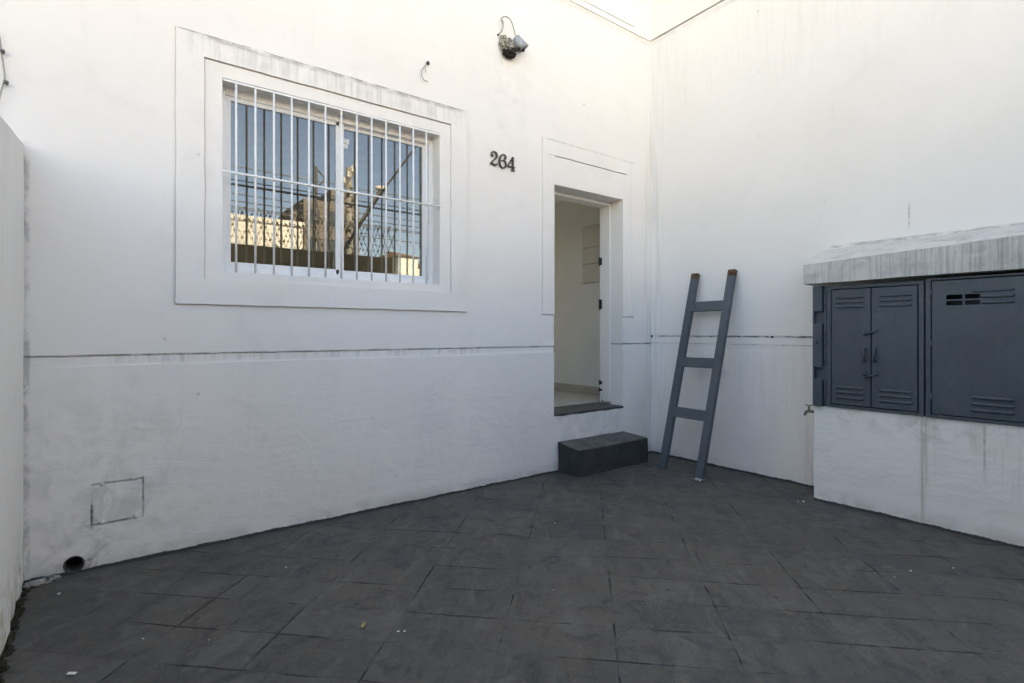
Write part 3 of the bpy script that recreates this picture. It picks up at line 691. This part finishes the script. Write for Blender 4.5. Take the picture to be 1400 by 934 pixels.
for z0, z1 in ((1.52, 1.60), (1.30, 1.50), (1.215, 1.29), (1.08, 1.20), (0.79, 0.93)): mb.box(FX-0.002, FX+0.018, -1.932, -1.917, z0, z1, 0.002)
mb.box(FX-0.0155, -0.305, -1.852, -1.841, 0.736, 1.658, 0.001)
hp = sub(mb.build('hinge_post', M['metal'], cab), cab)
for z_ in (1.225, 0.845):
    mb = MB(); Mx = Matrix.Translation((FX-0.0165, -1.872, z_)) @ Matrix.Rotation(R(-90), 4, 'Y')
    mb.lathe([(0.009, 0.0), (0.009, 0.003), (0.006, 0.005), (0.0, 0.005)], Mx, 12); mb.build('bolt', M['black'] if z_ > 1 else M['metal'], hp, True)
def cab_door(y0, y1, z0, z1, lo):
    mb = MB(); mb.box(FX-0.004, FX+0.014, y0, y1, z0, z1, 0.003); d = sub(mb.build('door', M['metal'], cab), cab)
    return d
d1 = cab_door(-2.2315, -1.972, 0.764, 1.621, 0); d2 = cab_door(-2.510, -2.2385, 0.764, 1.621, 0)
for d, y0, y1 in ((d1, -2.192, -1.997), (d2, -2.484, -2.284)):
    mb = MB(); louvre_set(mb, y0, y1, (1.562, 1.528, 1.492), FX-0.0035); mb.build('vent_louvre', M['metal'], d, True)
    mb = MB(); louvre_set(mb, y0, y1, (0.892, 0.855, 0.816), FX-0.0035); mb.build('vent_louvre', M['metal'], d, True)
for d, y in ((d1, -2.197), (d2, -2.264)):
    mb = MB(); mb.tube([(FX-0.004, y, 1.186), (FX-0.030, y, 1.186), (FX-0.030, y, 1.094), (FX-0.004, y, 1.094)], 0.0075, 8); mb.build('handle', M['metal'], d, True)
for z0 in (1.296, 0.985):
    mb = MB(); mb.lump((FX-0.012, -2.197, z0+(0.02 if z0 < 1.1 else 0.0)), 0.016, 1, 0.8, 1.1, 0.2, 3, 2, z0)
    mb.tube([(FX-0.016, -2.198, z0-0.006), (FX-0.020, -2.24, z0+0.004), (FX-0.020, -2.282, z0+0.024)], 0.006, 8)
    mb.build('latch', M['metal'], d1, True)
for z_ in (1.455, 0.925):
    mb = MB(); Mx = Matrix.Translation((FX-0.0045, -2.262, z_)) @ Matrix.Rotation(R(-90), 4, 'Y'); mb.lathe([(0.006, 0.0), (0.006, 0.002), (0.0, 0.002)], Mx, 10); mb.build('screw_hole', M['black'], d2)
mb = MB(); mb.box(FX-0.006, FX-0.0035, -2.378, -2.272, 1.345, 1.425, 0.001); mb.build('name_plate', M['metal'], d2)

cb2 = thing('meter_cabinet', (-0.18, -3.1, 0.74), 'wider blue grey steel cabinet with one door and a broken top vent', 'cabinet')
mb = MB(); RY0, RY1 = -2.556, -3.60
mb.box(FX-0.002, -0.30, -2.584, RY0, 0.735, 1.662, 0.002); mb.box(FX-0.002, -0.30, RY1, RY1+0.03, 0.735, 1.662, 0.002)
mb.box(FX-0.002, -0.30, RY1+0.03, -2.584, 0.735, 0.756, 0.002); mb.box(FX-0.002, -0.30, RY1+0.03, -2.584, 1.648, 1.662, 0.002)
mb.build('frame', M['metal'], cb2)
mb = MB(); mb.box(-0.215, -0.21, RY1, RY0, 0.74, 1.66); mb.box(-0.30, -0.215, RY0-0.004, RY0, 0.74, 1.66); mb.box(-0.30, -0.215, RY1, RY1+0.004, 0.74, 1.66); mb.build('back_panel', M['black'], cb2)
dus = cuts(2.5915, 3.563, [2.668, 2.752, 2.764, 2.838], 0.12); dzs = cuts(0.763, 1.641, [1.478, 1.507, 1.517, 1.547], 0.12)
def ddepth(u, z):
    if (inr(u, 2.668, 2.752) or inr(u, 2.764, 2.838)) and (inr(z, 1.478, 1.507) or inr(z, 1.517, 1.547)): return None
    return 0.0
mb = relief(dus, dzs, ddepth, lambda u, z, d: (FX-0.004-d, -u, z), hole=0.0015, wob=0.0004)
e0 = [(-2.5915, 0.763), (-3.563, 0.763), (-3.563, 1.641), (-2.5915, 1.641)]
for (ya, za), (yb, zb_) in zip(e0, e0[1:]+e0[:1]): mb.quad((FX-0.004, ya, za), (FX-0.004, yb, zb_), (FX+0.014, yb, zb_), (FX+0.014, ya, za))
rd = sub(mb.build('door', M['metal'], cb2), cb2)
mb = MB(); louvre_set(mb, -3.002, -2.842, (1.490, 1.527), FX-0.0035); louvre_set(mb, -3.002, -2.80, (1.563,), FX-0.0035, 0.008); mb.build('vent_louvre', M['metal'], rd, True)
mb = MB(); louvre_set(mb, -3.002, -2.791, (0.890, 0.850, 0.810), FX-0.0035, 0.011); mb.build('vent_louvre', M['metal'], rd, True)
for z0 in (0.865, 1.22, 1.56):
    mb = MB(); mb.tube([(FX-0.006, -2.588, z0-0.03), (FX-0.006, -2.588, z0+0.03)], 0.0075, 8); mb.build('hinge', M['metal'], rd, True)

# ------------------------------------------------------------------ ladder leaning on the side wall
lad = thing('ladder', (-0.5, -0.75, 0), 'short grey painted wooden ladder with brown tips leaning against the side wall', 'ladder')
LN = Vector((-1.885, 0, -0.46)).normalized()*-1.0   # roughly normal of the ladder plane
LN = Vector((-1.885, 0.0, 0.47)).normalized()
LF, LT = Vector((-0.487, -0.522, 0.0)), Vector((-0.062, -0.598, 1.886))
RF, RT = Vector((-0.548, -0.962, 0.004)), Vector((-0.062, -0.993, 1.888))
def rail(A, B):
    d = (B-A).normalized(); mb = MB(); mb.bar(A, B-d*0.062, 0.072, 0.046, LN, 0.004); r = sub(mb.build('rail', M['wood'], lad), lad)
    mb = MB(); mb.bar(B-d*0.0625, B, 0.0725, 0.0465, LN, 0.005); mb.build('bare_tip', M['rawwood'], r)
    return r
rl, rr_ = rail(LF, LT), rail(RF, RT)
d = (RT-RF).normalized()
mb = MB(); c = RT - d*0.042 + Vector((0, -0.010, 0)) + LN*0.024; mb.bar(c-d*0.014, c+d*0.014, 0.024, 0.004, LN, 0.0); mb.build('peg_hole', M['rust'], rr_)
for zc, hh in ((1.552, 0.094), (1.015, 0.092), (0.540, 0.098)):
    tA = LF.lerp(LT, zc/1.886); tB = RF.lerp(RT, zc/1.886)
    dv = (tB-tA).normalized(); mb = MB(); mb.bar(tA+dv*0.031, tB-dv*0.031, hh, 0.036, LN, 0.003); mb.build('rung', M['wood'], lad)
# crumpled scrap under the ladder foot
mb = MB()
for k in range(6):
    a0 = k*0.9; c = Vector((-0.600+0.018*(k % 3)-0.012, -0.955-0.016*k+0.02, 0.008+0.004*(k % 2)))
    mb.box(-0.022, 0.022, -0.009, 0.009, -0.0012, 0.0012, 0, Matrix.Translation(c) @ Matrix.Rotation(a0, 4, 'Z') @ Matrix.Rotation(0.5*math.sin(k*2.1), 4, 'X') @ Matrix.Rotation(0.3*math.cos(k*1.7), 4, 'Y'))
tag(mb.build('scrap', M['foil'], loc=(-0.60, -0.97, 0)), 'pale crumpled scrap lying under the right foot of the ladder', 'scrap')

# ------------------------------------------------------------------ house number 264
num = thing('house_number', (-2.01, 0, 2.78), 'dark metal numerals 264 on the white wall between window and door', 'house number')
def catmull(P, n=8):
    out = []
    for i in range(len(P)-1):
        p0, p1, p2, p3 = P[max(i-1, 0)], P[i], P[i+1], P[min(i+2, len(P)-1)]
        for k in range(n):
            t_ = k/n; out.append(tuple(0.5*((2*b)+(c-a)*t_+(2*a-5*b+4*c-d_)*t_*t_+(-a+3*b-3*c+d_)*t_**3) for a, b, c, d_ in zip(p0, p1, p2, p3)))
    return out + [P[-1]]
def stroke(mb, P, ox, oz, s, th=0.012, smooth=True):
    """P: (x, z, width) in digit units -> solid ribbon standing on the wall"""
    Q = catmull(P) if smooth else P
    L = []; Rr = []
    for i, q in enumerate(Q):
        a_, b_ = Q[max(i-1, 0)], Q[min(i+1, len(Q)-1)]
        tx, tz = b_[0]-a_[0], b_[1]-a_[1]; l = math.hypot(tx, tz) or 1
        nx, nz_ = -tz/l, tx/l; w = q[2]*0.35
        L.append((ox+(q[0]+nx*w)*s, oz+(q[1]+nz_*w)*s)); Rr.append((ox+(q[0]-nx*w)*s, oz+(q[1]-nz_*w)*s))
    yb, yf = -0.006, -0.006-th
    f_ = lambda p_, y: (p_[0], y, p_[1])
    for i in range(len(L)-1):
        mb.quad(f_(L[i], yf), f_(L[i+1], yf), f_(Rr[i+1], yf), f_(Rr[i], yf))
        mb.quad(f_(L[i], yf), f_(L[i+1], yf), f_(L[i+1], yb), f_(L[i], yb)); mb.quad(f_(Rr[i], yf), f_(Rr[i+1], yf), f_(Rr[i+1], yb), f_(Rr[i], yb))
    for i in (0, -1): mb.quad(f_(L[i], yf), f_(Rr[i], yf), f_(Rr[i], yb), f_(L[i], yb))
def blob(mb, x, z, r, ox, oz, s):
    Mx = Matrix.Translation((ox+x*s, -0.006, oz+z*s)) @ Matrix.Rotation(R(90), 4, 'X')
    mb.lathe([(r*s, 0.0), (r*s, 0.0125), (0.0, 0.0130)], Mx, 14)
S = 0.122
mb = MB(); ox, oz = -2.150, 2.722
stroke(mb, [(0.20, 0.66, .11), (0.13, 0.76, .09), (0.17, 0.90, .10), (0.34, 0.97, .13), (0.54, 0.90, .18), (0.60, 0.72, .20), (0.48, 0.52, .17), (0.28, 0.34, .12), (0.12, 0.17, .10), (0.07, 0.05, .10)], ox, oz, S)
stroke(mb, [(0.06, 0.06, .11), (0.20, 0.13, .13), (0.38, 0.07, .17), (0.54, 0.08, .16), (0.65, 0.24, .07)], ox, oz, S, 0.0115)
blob(mb, 0.21, 0.68, 0.09, ox, oz, S); mb.build('digit', M['number'], num)
mb = MB(); ox, oz = -2.060, 2.716
stroke(mb, [(0.60, 0.74, .10), (0.66, 0.84, .09), (0.55, 0.96, .11), (0.38, 0.97, .12), (0.20, 0.84, .16), (0.10, 0.58, .19), (0.11, 0.30, .19), (0.22, 0.08, .14), (0.40, 0.03, .12), (0.58, 0.12, .15), (0.66, 0.32, .18), (0.58, 0.52, .14), (0.42, 0.58, .10), (0.26, 0.52, .09), (0.16, 0.40, .09)], ox, oz, S)
blob(mb, 0.60, 0.75, 0.085, ox, oz, S); mb.build('digit', M['number'], num)
mb = MB(); ox, oz = -1.966, 2.712
stroke(mb, [(0.50, 1.0, .19), (0.50, 0.5, .19), (0.50, 0.08, .19)], ox, oz, S, smooth=False)
stroke(mb, [(0.48, 0.98, .07), (0.26, 0.62, .13), (0.04, 0.28, .09)], ox, oz, S, 0.0115, False); stroke(mb, [(0.02, 0.27, .13), (0.68, 0.27, .13)], ox, oz, S, 0.0110, False)
stroke(mb, [(0.34, 0.04, .09), (0.68, 0.04, .09)], ox, oz, S, 0.0105, False); mb.build('digit', M['number'], num)

# ------------------------------------------------------------------ broken wall lamp
lamp = thing('wall_lamp', (-1.95, 0, 3.75), 'broken grey wall lamp with burnt rim hanging from a looped cable above the house number', 'wall lamp')
mb = MB(); mb.lump((-1.985, -0.035, 3.775), 0.062, 1.05, 0.65, 0.85, 0.55, 3.2, 4, 2); mb.lump((-2.010, -0.025, 3.825), 0.040, 1.0, 0.6, 0.9, 0.5, 3.5, 3, 5); mb.build('mounting', M['lampdirt'], lamp)
mb = MB(); mb.lump((-1.965, -0.045, 3.705), 0.050, 1.15, 0.75, 0.62, 0.6, 3.6, 4, 8)
for k in range(14):
    ff = k/13.0; mb.lump((-1.955+0.135*ff, -0.050-0.03*math.sin(3*ff), 3.730+0.052*ff+0.006*math.sin(k*2.3)), 0.013+0.004*math.sin(k*1.9), 1, 1, 1.1, 0.5, 4, 2, k)
mb.build('burnt_rim', M['lampdark'], lamp)
ax = Vector((0.42, -0.16, -0.55)).normalized(); q = ax.to_track_quat('Z', 'Y').to_matrix().to_4x4()
mb = MB(); Mx = Matrix.Translation((-1.905, -0.050, 3.865)) @ q
mb.lathe([(0.0, 0.0), (0.030, 0.0), (0.036, 0.006), (0.044, 0.06), (0.054, 0.118), (0.050, 0.118), (0.042, 0.06), (0.0, 0.03)], Mx, 22); mb.build('shade', M['lampgrey'], lamp, True)
mb = MB(); mb.tube(catmull([(-2.055, -0.004, 3.860), (-2.030, -0.020, 3.895), (-2.025, -0.03, 3.945), (-2.045, -0.03, 3.985), (-2.010, -0.045, 4.010), (-1.965, -0.055, 3.995), (-1.930, -0.055, 3.935), (-1.903, -0.052, 3.862)], 6), 0.0052, 8); mb.build('cable', M['cable'], lamp, True)
mb = MB(); mb.tube(catmull([(-2.048, -0.028, 3.984), (-2.035, -0.035, 3.97), (-2.020, -0.03, 3.955)], 4), 0.003, 6); mb.build('frayed_wire', M['cabledk'], lamp, True); mb = MB(); mb.tube([(-2.055, 0.0, 3.858), (-2.060, -0.008, 3.852)], 0.009, 8); mb.build('wire_stub', M['cabledk'], lamp, True)

# cut wire sticking out of the wall
wr = thing('wire_stub', (-2.735, 0, 3.41), 'thin cut wires curling out of a small dark hole in the wall above the window', 'wire')
mb = MB(); mb.lump((-2.733, -0.004, 3.408), 0.016, 1, 0.7, 1, 0.3, 4, 2, 1); mb.tube([(-2.735, -0.006, 3.408), (-2.752, -0.018, 3.395)], 0.007, 8); mb.build('plug', M['black'], wr)
mb = MB(); mb.tube(catmull([(-2.745, -0.012, 3.402), (-2.775, -0.022, 3.360), (-2.800, -0.025, 3.315), (-2.798, -0.025, 3.280), (-2.775, -0.022, 3.255), (-2.740, -0.018, 3.258)], 6), 0.0030, 6)
mb.tube(catmull([(-2.748, -0.012, 3.396), (-2.772, -0.03, 3.355), (-2.765, -0.03, 3.315)], 6), 0.0024, 6); mb.build('strand', M['cable'], wr, True)

# cable and hook on the facade beyond the boundary wall
ck = thing('hanging_cable', (-5.16, 0, 2.6), 'thin grey cable on hooks at the far left above the boundary wall', 'cable')
mb = MB(); mb.tube(catmull([(-5.178, -0.012, 2.83), (-5.168, -0.018, 2.76), (-5.160, -0.016, 2.68), (-5.153, -0.014, 2.60), (-5.158, -0.016, 2.56), (-5.172, -0.02, 2.48), (-5.182, -0.016, 2.38), (-5.19, -0.014, 2.30)], 6), 0.0042, 6); mb.build('strand', M['cable'], ck, True)
for x_, z_ in ((-5.160, 2.722), (-5.146, 2.568)):
    mb = MB(); mb.tube([(x_, 0.004, z_), (x_, -0.026, z_)], 0.006, 8); mb.lump((x_, -0.028, z_), 0.011, 1, 0.8, 1, 0.1, 3, 2, 1); mb.build('hook', M['galv'], ck, True)

# ------------------------------------------------------------------ drain pipe mouth
dr = thing('drain_pipe', (-4.88, 0, 0.045), 'round black drain outlet at the foot of the wall near the left corner', 'drain')
Mx = Matrix.Translation((-4.880, 0.0, 0.048)) @ Matrix.Rotation(R(90), 4, 'X')
mb = MB(); mb.lathe([(0.0, -0.15), (0.040, -0.15), (0.040, 0.004), (0.043, 0.006), (0.046, 0.004), (0.047, -0.02)], Mx, 28); mb.build('pipe', M['pvc'], dr, True)
mb = MB()
for k in range(26):
    a0 = 2*math.pi*k/26; rad = 0.052+0.006*mnoise.noise(Vector((k*1.3, 0, 0))); mb.lump((-4.880+rad*math.cos(a0), -0.001, 0.048+rad*math.sin(a0)), 0.011, 1, 0.10, 1, 0.4, 3, 2, k)
mb.build('mortar_ring', M['facade'], dr)

# ------------------------------------------------------------------ garden tap
tp = thing('garden_tap', (-0.29, -1.80, 0.68), 'small tarnished garden tap on the end of the plinth below the cabinet', 'tap')
tx, tz = -0.290, 0.678
mb = MB(); mb.tube([(tx, -1.842, tz), (tx, -1.812, tz), (tx, -1.776, tz)], [0.013, 0.011, 0.012], 10)
mb.tube(catmull([(tx, -1.780, tz), (tx, -1.760, tz-0.004), (tx, -1.748, tz-0.02), (tx, -1.744, tz-0.038)], 4), [0.011]*9+[0.010]*4, 10)
mb.tube([(tx, -1.776, tz), (tx, -1.774, tz+0.042)], [0.010, 0.006], 10); mb.lathe([(0.014, 0.0), (0.014, 0.014), (0.0, 0.014)], Matrix.Translation((tx, -1.842, tz)) @ Matrix.Rotation(R(-90), 4, 'X'), 10); mb.build('body', M['brass'], tp, True)
mb = MB(); mb.tube([(tx, -1.750, tz+0.046), (tx, -1.774, tz+0.042), (tx, -1.798, tz+0.048)], [0.006, 0.004, 0.006], 8); mb.build('handle', M['brass'], tp, True)

# ------------------------------------------------------------------ litter and small debris
mb = MB(); P_ = [(-0.024, 0, 0.003), (-0.006, 0.011, 0.008), (0.014, 0.009, 0.007), (0.028, 0, 0.002), (0.012, -0.010, 0.006), (-0.008, -0.010, 0.008)]
q = Matrix.Translation((-3.838, -1.459, 0.004)) @ Matrix.Rotation(R(52), 4, 'Z') @ Matrix.Rotation(R(-18), 4, 'X')
c0 = mb.bm.verts.new(q @ Vector((0, 0, 0.001))); vv = [mb.bm.verts.new(q @ Vector(p_)) for p_ in P_]
for i in range(6): mb.bm.faces.new((c0, vv[i], vv[(i+1) % 6]))
bmesh.ops.solidify(mb.bm, geom=mb.bm.faces[:], thickness=0.0012)
tag(mb.build('leaf', M['leaf'], loc=(-3.838, -1.459, 0)), 'small dry yellow leaf lying on the dark paving', 'leaf')
mb = MB(); mb.box(-0.016, 0.016, -0.007, 0.007, 0.0, 0.005, 0.002, Matrix.Translation((-4.851, -1.102, 0.001)) @ Matrix.Rotation(R(-38), 4, 'Z'))
tag(mb.build('paper_scrap', M['paper'], loc=(-4.851, -1.102, 0)), 'small white paper scrap on the paving in the bottom left foreground', 'paper scrap')
chips = [(-2.945, -1.713, 0.007), (-3.735, -1.585, 0.007), (-3.712, -1.600, 0.006), (-1.415, -2.706, 0.009), (-1.250, -2.730, 0.007), (-1.02, -2.86, 0.006), (-2.62, -0.74, 0.006),
         (-3.95, -0.62, 0.006), (-4.62, -0.98, 0.005), (-4.40, -1.16, 0.005), (-0.47, -1.815, 0.013), (-0.50, -1.79, 0.008), (-1.9, -2.6, 0.005), (-2.3, -1.0, 0.005), (-4.93, -0.25, 0.008)]
for k, (x_, y_, r_) in enumerate(chips):
    mb = MB(); mb.lump((x_, y_, r_*0.25), r_*0.72, 1.2, 0.9, 0.5, 0.5, 2.5, 2, k)
    tag(mb.build('plaster_chip', M['paper'] if k % 3 else M['rubble'], loc=(x_, y_, 0)), 'tiny pale plaster chip scattered on the dark paving', 'chip', 'plaster chips scattered over the paving')
mb = MB()
for k in range(16):
    a0 = k/15.0; mb.lump((-5.062+0.10*a0+0.012*math.sin(k*3.1), -0.020-0.030*abs(math.sin(k*1.7))-0.05*(1-a0)*(k % 3)/2, 0.004+0.006*(k % 3)), 0.013+0.010*abs(math.sin(k*2.2)), 1.1, 0.9, 0.6, 0.55, 3, 3, k)
tag(mb.build('rubble', M['rubble'], loc=(-5.03, -0.03, 0)), 'crumbled pale plaster heaped in the corner beside the drain outlet', 'rubble', kind='stuff')
mb = MB()
for k in range(60):
    y_ = -0.10-0.026*k; mb.lump((-5.078+0.012*math.sin(k*2.7), y_, 0.002), 0.017+0.008*math.sin(k*1.3), 1.0, 1.0, 0.55+0.25*math.sin(k*0.9), 0.6, 3, 3, k)
tag(mb.build('dirt', M['soil'], loc=(-5.06, -0.9, 0)), 'dark damp soil collected along the foot of the boundary wall', 'soil', kind='stuff')
mb = MB()
for k in range(9): mb.lump((-0.335+0.02*math.sin(k*2.3), -0.05-0.022*k, 0.008), 0.016+0.006*math.sin(k*1.9), 1, 1, 0.9, 0.5, 3, 2, k)
tag(mb.build('debris', M['rubble'], loc=(-0.33, -0.1, 0)), 'small crumbled mortar debris between the step and the ladder', 'debris', kind='stuff')

# ------------------------------------------------------------------ street side, seen only as a reflection in the window
mb = MB(); mb.box(-14.0, 0.0, -6.38, -6.22, -0.15, 2.835, 0.01)  # stops at the right end, gap left open to let light into the yard
tag(mb.build('front_wall', M['gate'], loc=(-4, -6.3, 0)), 'dark grey street wall reflected in the window panes', 'wall')
mb = MB()
for ph in range(2):
    for y_, dx in ((-6.27, 0.0), (-6.33, 0.17)):
        zz = [(-9.0+0.23*k+dx, y_, 2.86 if (k+ph) % 2 else 3.50) for k in range(40)]
        mb.tube(zz, 0.010, 4)
        for A_, B_ in zip(zz, zz[1:]):
            A_, B_ = Vector(A_), Vector(B_)
            for k in range(1, 6):
                c = A_.lerp(B_, k/6.0); dd = Vector((0.020, 0.006, 0.012 if k % 2 else -0.012)); mb.tube([c-dd, c+dd], 0.010, 3)
for z_ in (2.86, 3.16, 3.48): mb.tube([(-9.0, -6.30, z_), (0, -6.30, z_)], 0.003, 4)
tag(mb.build('razor_wire', M['galv'], loc=(-3, -6.3, 2.835)), 'coils of razor wire on the street wall reflected in the window', 'razor wire')

cream = thing('cream_building', (-6, -16, 0), 'long sunlit cream building reflected in the left window pane', 'building')
mb = MB(); mb.box(-34, 1.05, -24, -16.2, -0.15, 5.15); mb.box(-34, 1.10, -24, -16.14, 5.15, 5.32); mb.build('wall', M['cream'], cream)
for k in range(8):
    x_ = 0.4-k*3.2; mb = MB(); mb.box(x_-1.7, x_-0.3, -16.21, -16.16, 0.9, 2.6, 0.01); mb.build('window', M['winglass'], cream)
brick = thing('brick_tower', (11.4, -45, 0), 'distant brick apartment tower reflected in the window', 'building')
mb = MB(); mb.box(9.4, 14.5, -53, -45, -0.15, 13.2); mb.box(8.7, 9.4, -53, -46, -0.15, 12.2); mb.box(11.9, 14.5, -53, -45.2, 13.2, 14.4); mb.build('wall', M['brick'], brick)
for r_ in range(4):
    for k in range(3):
        mb = MB(); mb.box(9.9+k*1.6, 10.8+k*1.6, -45.02, -44.97, 3.2+r_*2.6, 4.6+r_*2.6); mb.build('window', M['winglass'], brick)
for i, (x0, x1, y_, h_, m) in enumerate(((13.2, 15.0, -40, 7.6, 'pale'), (15.2, 17.0, -38, 8.3, 'cream'), (17.2, 20.5, -41, 7.9, 'pale'), (20.8, 27, -36, 8.4, 'cream'), (1.8, 5.2, -24, 5.1, 'pale'), (28, 44, -34, 8, 'pale'))):
    hs = thing('far_house', (x0, y_, 0), ['low pale house', 'narrow cream house', 'wide pale house', 'broad cream house', 'near pale house', 'longest pale house'][i] + ' reflected low in the right window pane', 'house', 'far houses across the street')
    mb = MB(); mb.box(x0, x1, y_-6, y_, -0.15, h_-0.5); mb.build('wall', M[m], hs)
    mb = MB(); zc = h_-0.5; xm = (x0+x1)/2
    mb.quad((x0-0.2, y_+0.2, zc), (x1+0.2, y_+0.2, zc), (x1-0.6, y_-3, zc+0.8), (x0+0.6, y_-3, zc+0.8)); mb.quad((x0-0.2, y_-6.2, zc), (x1+0.2, y_-6.2, zc), (x1-0.6, y_-3, zc+0.8), (x0+0.6, y_-3, zc+0.8))
    mb.quad((x0-0.2, y_+0.2, zc), (x0-0.2, y_-6.2, zc), (x0+0.6, y_-3, zc+0.8)); mb.quad((x1+0.2, y_+0.2, zc), (x1+0.2, y_-6.2, zc), (x1-0.6, y_-3, zc+0.8)); mb.build('roof', M['roof'], hs)
pole = thing('utility_pole', (1.6, -13, 0), 'concrete utility pole with wooden crossarm reflected in the window', 'utility pole')
mb = MB(); mb.tube([(1.62, -13, -0.15), (1.60, -13, 6.65)], [0.16, 0.10], 12); mb.build('shaft', M['concpole'], pole, True)
mb = MB(); mb.bar((1.32, -12.75, 5.95), (1.92, -13.2, 6.75), 0.12, 0.12, Vector((0, 1, 0)), 0.01); mb.build('crossarm', M['galv'], pole)
for k in range(4):
    mb = MB(); c = Vector((1.36, -12.76, 6.08)).lerp(Vector((1.9, -13.18, 6.80)), k/3.0); mb.tube([c, c+Vector((0, 0, 0.18))], [0.05, 0.035], 8); mb.build('insulator', M['pale'], pole)
mb = MB()
for k in range(22):
    mb.lump((1.63+0.10*math.sin(k*2.1), -12.88+0.05*math.cos(k*1.3), 2.0+k*0.19), 0.06, 1, 1, 1.3, 0.5, 3, 2, k)
mb.build('cable_bundle', M['concpole'], pole)
po2 = thing('antenna_mast', (0.68, -13.4, 0), 'thin steel mast with bracket reflected in the left window pane', 'mast')
mb = MB(); mb.tube([(0.68, -13.4, -0.15), (0.66, -13.4, 6.6)], 0.045, 8); mb.build('shaft', M['galv'], po2, True)
mb = MB(); mb.tube([(0.66, -13.4, 6.55), (0.95, -13.4, 6.25), (0.66, -13.4, 5.9)], 0.03, 6); mb.build('bracket', M['galv'], po2)
sl_ = thing('street_lamp', (0.5, -10, 0), 'street lamp with long slanting arm reflected in the right window pane', 'street lamp')
mb = MB(); mb.tube([(0.35, -10, -0.15), (0.35, -10, 3.5), (0.68, -10, 4.05), (1.35, -10, 5.2)], 0.05, 8); mb.build('arm', M['galv'], sl_, True)
mb = MB(); mb.lump((1.42, -10, 5.30), 0.14, 1.4, 0.8, 0.6, 0.1, 2, 3, 1); mb.build('head', M['pale'], sl_, True)
cb = thing('overhead_cables', (0, -13, 5.2), 'overhead street cables crossing the sky reflected in the window', 'cables')
mb = MB()
for z_, y_ in ((5.98, -12.6), (5.70, -13.0), (5.50, -12.8), (5.28, -12.9), (5.12, -13.1), (4.98, -13.2), (4.82, -12.7), (4.55, -13.0)):
    mb.tube([(-14+3.9*k, y_, z_+0.25*((k-5)/5.0)**2 - 0.02*k) for k in range(11)], 0.016, 5)
mb.build('wire', M['cabledk'], cb)
mb = MB(); mb.tube([(0.2, -9, 3.7), (1.1, -9, 5.1), (2.3, -9, 6.8)], 0.03, 6); mb.build('service_drop', M['cabledk'], cb)

for o in list(bpy.data.objects):
    if '_base' in o: del o['_base']
